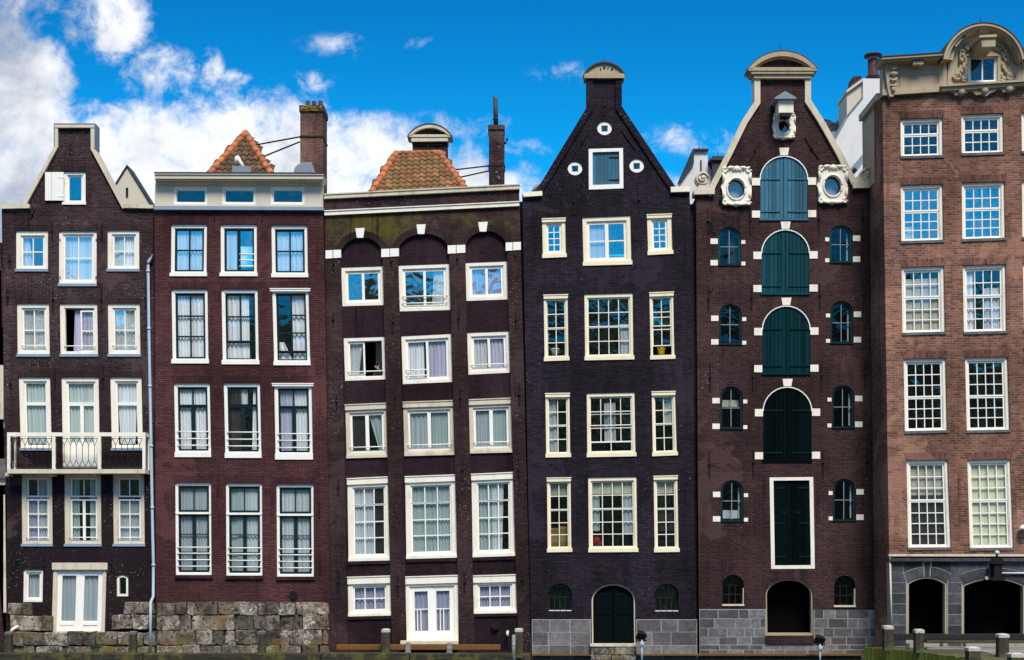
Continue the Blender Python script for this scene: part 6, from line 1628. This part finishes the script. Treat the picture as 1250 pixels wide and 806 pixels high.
for (a, b, t0, t1, lb) in ((672, 682.5, 642.5, 666, 'tall brown cardboard box behind the left panes of a narrow window'), (683.3, 693, 641, 666, 'brown cardboard box behind the right panes of a narrow window, beside a taller one')):
    pass
x0, zt = W(672, 645, 0); x1, zb = W(682.6, 667.5, 0)
for nm, a, b, t0, lb in (('a', 672, 682.4, 645, 'left one of two brown cardboard boxes behind a narrow window'), ('b', 683.4, 693.2, 643, 'right one of two brown cardboard boxes behind a narrow window')):
    x0, zt = W(a, t0, 0); x1, zb = W(b, 668.5, 0); m = MB(); m.box(x0, x1, .36, .66, zb, zt); m.box(x0 + .02, (x0 + x1) / 2 - .01, .345, .36, zt - .1, zt + .015); m.box((x0 + x1) / 2 + .01, x1 - .02, .345, .36, zt - .1, zt + .02)
    o = m.build('cardboard_box', M['card'], None, bevel=.008); tag(o, lb, 'box', 'cardboard boxes behind a window')
m = MB(); x, z = W(728.5, 661, 0); m.ball((x, .42, z), .16, .12, .20, 10, 8); m.ball((x + .1, .40, z - .1), .12, .1, .12, 10, 7); m.tube([(x - .03, .42, z + .18), (x - .02, .4, z + .28), (x + .04, .42, z + .18)], .02, 6); o = m.build('red_bag', M['red'], None); tag(o, 'red cloth bag behind the lower left panes of the wide window', 'bag')

# ------------------------------------------------------------------ the man at the open window
def skin_chain(verts, edges, radii, name, sub=2):
    me = bpy.data.meshes.new(name); me.from_pydata(verts, edges, []); o = bpy.data.objects.new(name, me); COL.objects.link(o)
    sk = o.modifiers.new('skin', 'SKIN'); sk.use_smooth_shade = True
    for v, r_ in zip(me.skin_vertices[0].data, radii): v.radius = r_ if isinstance(r_, tuple) else (r_, r_)
    me.skin_vertices[0].data[0].use_root = True
    s = o.modifiers.new('sub', 'SUBSURF'); s.levels = sub; s.render_levels = sub
    dg = bpy.context.evaluated_depsgraph_get(); dg.update()
    nm = bpy.data.meshes.new_from_object(o.evaluated_get(dg))
    bpy.data.objects.remove(o)
    return nm
hx, hz = W(460.3, 446.3, RC); hy = RC + .30
# seated at the window, leaning on the sill, looking down to the left
V = lambda dx, dy, dz: (hx + dx, hy + dy, hz + dz)
vs = [V(.12, .30, -.78), V(.10, .24, -.55), V(.08, .14, -.30), V(.04, .05, -.17), V(.0, .0, -.06), V(-.01, -.01, .04),   # pelvis .. head
      V(.27, .10, -.24), V(.33, -.02, -.42), V(.12, -.12, -.44), V(-.02, -.13, -.43),                                       # left arm across the sill
      V(-.12, .12, -.24), V(-.20, -.02, -.42), V(-.06, -.16, -.44), V(.04, -.17, -.42),                                     # right arm
      V(.22, .28, -.84), V(.22, -.12, -.86), V(.22, -.10, -1.28), V(.0, .30, -.84), V(.0, -.12, -.86), V(.0, -.10, -1.28)]
es = [(0, 1), (1, 2), (2, 3), (3, 4), (4, 5), (2, 6), (6, 7), (7, 8), (8, 9), (2, 10), (10, 11), (11, 12), (12, 13), (0, 14), (14, 15), (15, 16), (0, 17), (17, 18), (18, 19)]
rs = [.15, .15, (.17, .12), .07, .055, (.088, .10), .075, .055, .042, .032, .075, .055, .042, .032, .10, .075, .05, .10, .075, .05]
pm = skin_chain(vs, es, rs, 'person')
# face and hands are skin, the rest is the dark jacket
pm.materials.clear(); pm.materials.append(M['navy']); pm.materials.append(M['skin'])
for p in pm.polygons:
    c = p.center
    hand = min((c - Vector(vs[9])).length, (c - Vector(vs[13])).length) < .07
    p.material_index = 1 if (c.z > hz - .10 or hand) else 0
    p.use_smooth = True
po = bpy.data.objects.new('person', pm); COL.objects.link(po)
tag(po, 'man in a dark navy jacket leaning at the open window and looking down', 'person')
# nose, brow, ears, mouth and the fingers joined to the body
m = MB()
fd = Vector((-.75, -.62, -.22)).normalized(); sd = Vector((.62, -.75, 0)).normalized(); hc = Vector(V(-.01, -.012, .03))
for off, r_ in ((fd * .098 - Vector((0, 0, .012)), .02), (fd * .085 + sd * .033 + Vector((0, 0, .015)), .012), (fd * .085 - sd * .033 + Vector((0, 0, .015)), .012), (sd * .09, .022), (-sd * .09, .022), (fd * .088 - Vector((0, 0, .05)), .018)):
    m.ball(tuple(hc + off), r_ * .9, r_ * .9, r_ * 1.2, 8, 6)
for hb0, dr in ((Vector(vs[9]), Vector((-1, -.25, 0))), (Vector(vs[13]), Vector((1, -.2, 0)))):
    dr.normalize(); sdv = Vector((-dr.y, dr.x, 0))
    for k, l in enumerate((.07, .08, .075, .06)):
        p = hb0 + sdv * (.03 - .02 * k) + dr * .02
        m.tube([tuple(p), tuple(p + dr * l * .6 + Vector((0, 0, .008))), tuple(p + dr * l + Vector((0, 0, -.02)))], [.0095, .009, .0075], 7)
    p = hb0 + sdv * .035 - dr * .01; m.tube([tuple(p), tuple(p + dr * .03 + sdv * .025), tuple(p + dr * .06 + sdv * .03)], [.011, .01, .008], 7)
o = m.build('face_and_fingers', M['skin'], po)
m = MB(); hcen = hc + Vector((.022, .018, .032)); m.ball(tuple(hcen), .098, .10, .088, 14, 9); m.build('hair', M['hair'], po)
# grey room partition seen behind him
m = MB(); x0, zt = W(454.5, 412, RC); x1, zb = W(476, 470, RC); m.box(x0, x1, RC + 1.15, RC + 1.2, zb, zt); m.box(*[W(a, 0, RC)[0] for a in (463, 468)], RC + 1.12, RC + 1.15, W(0, 430, RC)[1], W(0, 420, RC)[1])
m.build('room_partition', M['room_grey'], [o_ for o_ in bpy.data.objects if o_.get('label', '').startswith('umber brick')][0])

# ------------------------------------------------------------------ water, ground, sky
mt, nt, out = new_mat('canal_water'); t = NT(nt); ov = objvec(t)
mp = t.n('Mapping'); mp.inputs['Scale'].default_value = (1, .6, 1); t.l(ov, mp.inputs[0])
hgt = t.math('ADD', t.noise(mp.outputs[0], 1.2, 5, .6, .4), t.math('MULTIPLY', t.noise(mp.outputs[0], 6, 3), .2))
t.l(t.bsdf((.012, .016, .011), .06, hgt, .35, .12, .5), out.inputs[0])
m = MB(); m.box(-400, 400, -400, .3, -1.5, -.10); o = m.build('water', mt, None); tag(o, kind='structure')
mt = mat_stone('street_ground', (.10, .095, .09), (.14, .13, .12), (.07, .065, .06))
m = MB(); m.box(-400, 400, .302, 500, -1.5, -.06); o = m.build('ground', mt, None); tag(o, kind='structure')

SKY_TINT = (.025, .80, 1.08)
SUN_EL, SUN_AZ = R(55), R(14)          # azimuth: degrees to the right of straight behind the viewer
world = bpy.data.worlds.new('World'); scene.world = world; world.use_nodes = True
nt = world.node_tree; nt.nodes.clear(); t = NT(nt)
wout = t.n('OutputWorld')
sky = t.n('TexSky', sky_type='NISHITA'); sky.sun_disc = False; sky.sun_elevation = SUN_EL; sky.sun_rotation = math.pi - SUN_AZ
sky.air_density = 1.0; sky.dust_density = 0.2; sky.ozone_density = 4.0
gm = t.n('Gamma'); gm.inputs[1].default_value = 1.0; t.l(sky.outputs[0], gm.inputs[0])
tc = t.n('TexCoord'); sp = t.n('SeparateXYZ'); t.l(tc.outputs['Generated'], sp.inputs[0])
dy = t.math('MAXIMUM', t.math('ABSOLUTE', sp.outputs[1]), 0.08)
u = t.math('DIVIDE', sp.outputs[0], dy); v = t.math('DIVIDE', sp.outputs[2], dy)
PX = t.math('MULTIPLY_ADD', u, S * D, CX); PY = t.math('MULTIPLY_ADD', v, -S * D, HZ)
cv = t.n('CombineXYZ'); t.l(t.math('MULTIPLY', PX, .01), cv.inputs[0]); t.l(t.math('MULTIPLY', PY, .01), cv.inputs[1]); t.l(sp.outputs[1], cv.inputs[2])
n1 = t.noise(cv.outputs[0], 1.25, 12, .62, .5)
n2 = t.noise(cv.outputs[0], 4.2, 10, .66, .5)
blobs = [(-30, 150, 150, 190, 1.1), (30, 215, 230, 120, 1.2), (132, 24, 72, 66, .72), (215, 225, 190, 125, 1.1), (330, 200, 120, 112, 1.1), (445, 215, 140, 88, 1.0), (560, 232, 130, 66, .7),
         (650, 238, 80, 42, .5), (10, -10, 110, 45, .5), (195, 92, 62, 50, .46), (256, 88, 22, 36, .40), (284, 108, 40, 26, .40), (380, 102, 36, 26, .36), (545, 158, 110, 28, .36), (600, 182, 90, 24, .34), (420, 55, 70, 22, .20),
         (850, 168, 110, 28, .25), (485, 50, 60, 14, .26), (800, 235, 80, 30, .28), (690, 90, 60, 20, .20), (-300, 100, 300, 300, .9)]
dens = None
for cx_, cy_, rx, ry, st in blobs:
    a = t.math('POWER', t.math('MULTIPLY', t.math('SUBTRACT', PX, cx_), 1 / rx), 2.0); b = t.math('POWER', t.math('MULTIPLY', t.math('SUBTRACT', PY, cy_), 1 / ry), 2.0)
    q_ = t.math('MULTIPLY', t.math('SUBTRACT', 1.0, t.math('ADD', a, b)), st)
    q_ = t.math('MAXIMUM', q_, 0.0)
    dens = q_ if dens is None else t.math('MAXIMUM', dens, q_)
dens = t.math('MULTIPLY', t.math('MINIMUM', dens, .80), t.math('GREATER_THAN', sp.outputs[1], 0.0))
back = t.math('MULTIPLY', t.math('LESS_THAN', sp.outputs[1], 0.0), .16)
nn = t.math('ADD', t.math('MULTIPLY', t.math('SUBTRACT', n1, .5), 1.9), t.math('MULTIPLY', t.math('SUBTRACT', n2, .5), 1.0))
high = t.ramp(t.math('MULTIPLY', PY, -1.0), 250.0, 1200.0, 0.0, .22)
far = t.ramp(t.math('ABSOLUTE', t.math('SUBTRACT', PX, 625.0)), 900.0, 1800.0, 0.0, .25)
base_ = t.math('ADD', t.math('ADD', dens, back), t.math('ADD', high, far))
cl = t.ramp(t.math('ADD', base_, nn), .08, .80)
cl = t.math('MULTIPLY', cl, t.ramp(base_, 0.0, .26))
shade = t.noise(cv.outputs[0], .8, 8, .6, .3)
lift = t.math('ADD', t.math('ADD', t.math('MULTIPLY', shade, .8), .12), t.ramp(PX, -20, 190, -.19, .06))
ccol = t.mix(t.ramp(lift, .30, .58), (.30, .36, .46), (.78, .79, .82))
bg1 = t.n('Background'); bg2 = t.n('Background'); bg3 = t.n('Background')
skyc = t.mix(1.0, gm.outputs[0], SKY_TINT, 'MULTIPLY')
skyc = t.mix(t.ramp(v, .02, .24), t.mix(1.0, gm.outputs[0], (.55, .9, 1.0), 'MULTIPLY'), skyc)
skyc = t.mix(t.ramp(v, .24, .46), skyc, t.mix(1.0, skyc, (.4, .62, .72), 'MULTIPLY'))
t.l(skyc, bg1.inputs[0]); bg1.inputs[1].default_value = .15
t.l(ccol, bg2.inputs[0]); bg2.inputs[1].default_value = 1.0
mx = t.n('MixShader'); t.l(cl, mx.inputs[0]); t.l(bg1.outputs[0], mx.inputs[1]); t.l(bg2.outputs[0], mx.inputs[2])
# the dark skyline of houses and trees on the far bank, low behind the viewer
sk1 = t.noise(cv.outputs[0], .55, 3, .7); roofs = t.n('TexVoronoi'); roofs.inputs['Scale'].default_value = .55; t.l(cv.outputs[0], roofs.inputs['Vector'])
line = t.math('ADD', .155, t.math('ADD', t.math('MULTIPLY', sk1, .05), t.math('MULTIPLY', roofs.outputs['Distance'], .035)))
low_ = t.math('MULTIPLY', t.ramp(t.math('SUBTRACT', v, line), -.004, .006, 1.0, 0.0), t.math('LESS_THAN', sp.outputs[1], -.02))
vv = t.n('TexVoronoi', feature='F1'); vv.inputs['Scale'].default_value = 2.2; t.l(cv.outputs[0], vv.inputs['Vector'])
skl = t.mix(t.ramp(t.noise(cv.outputs[0], 1.3, 6, .7), .42, .6), (.05, .047, .045), (.13, .16, .12))
skl = t.mix(t.ramp(vv.outputs['Distance'], .12, .05), skl, (.5, .52, .54))
t.l(skl, bg3.inputs[0]); bg3.inputs[1].default_value = 1.0
mx2 = t.n('MixShader'); t.l(low_, mx2.inputs[0]); t.l(mx.outputs[0], mx2.inputs[1]); t.l(bg3.outputs[0], mx2.inputs[2]); t.l(mx2.outputs[0], wout.inputs[0])

sl = bpy.data.lights.new('sun', 'SUN'); sl.energy = 3.7; sl.angle = R(20); sl.color = (1, .94, .84)
so = bpy.data.objects.new('sun', sl); COL.objects.link(so)
dirv = Vector((math.sin(SUN_AZ) * math.cos(SUN_EL), -math.cos(SUN_AZ) * math.cos(SUN_EL), math.sin(SUN_EL)))
so.rotation_euler = dirv.to_track_quat('Z', 'Y').to_euler(); so.location = (10, -20, 40)

cam = bpy.data.cameras.new('camera'); co = bpy.data.objects.new('camera', cam); COL.objects.link(co)
co.location = (0, -D, ZC); co.rotation_euler = (R(90), 0, 0)
cam.sensor_width = 36; cam.lens = 36 * D / (1250 / S); cam.shift_y = (HZ - 403) / 1250; cam.clip_end = 2000; cam.clip_start = .1
scene.camera = co
scene.view_settings.view_transform = 'Standard'; scene.view_settings.look = 'None'; scene.view_settings.exposure = 0.38; scene.view_settings.gamma = 1.0
scene.view_settings.use_curve_mapping = False
scene.render.engine = 'CYCLES'; scene.cycles.max_bounces = 8; scene.cycles.transparent_max_bounces = 12
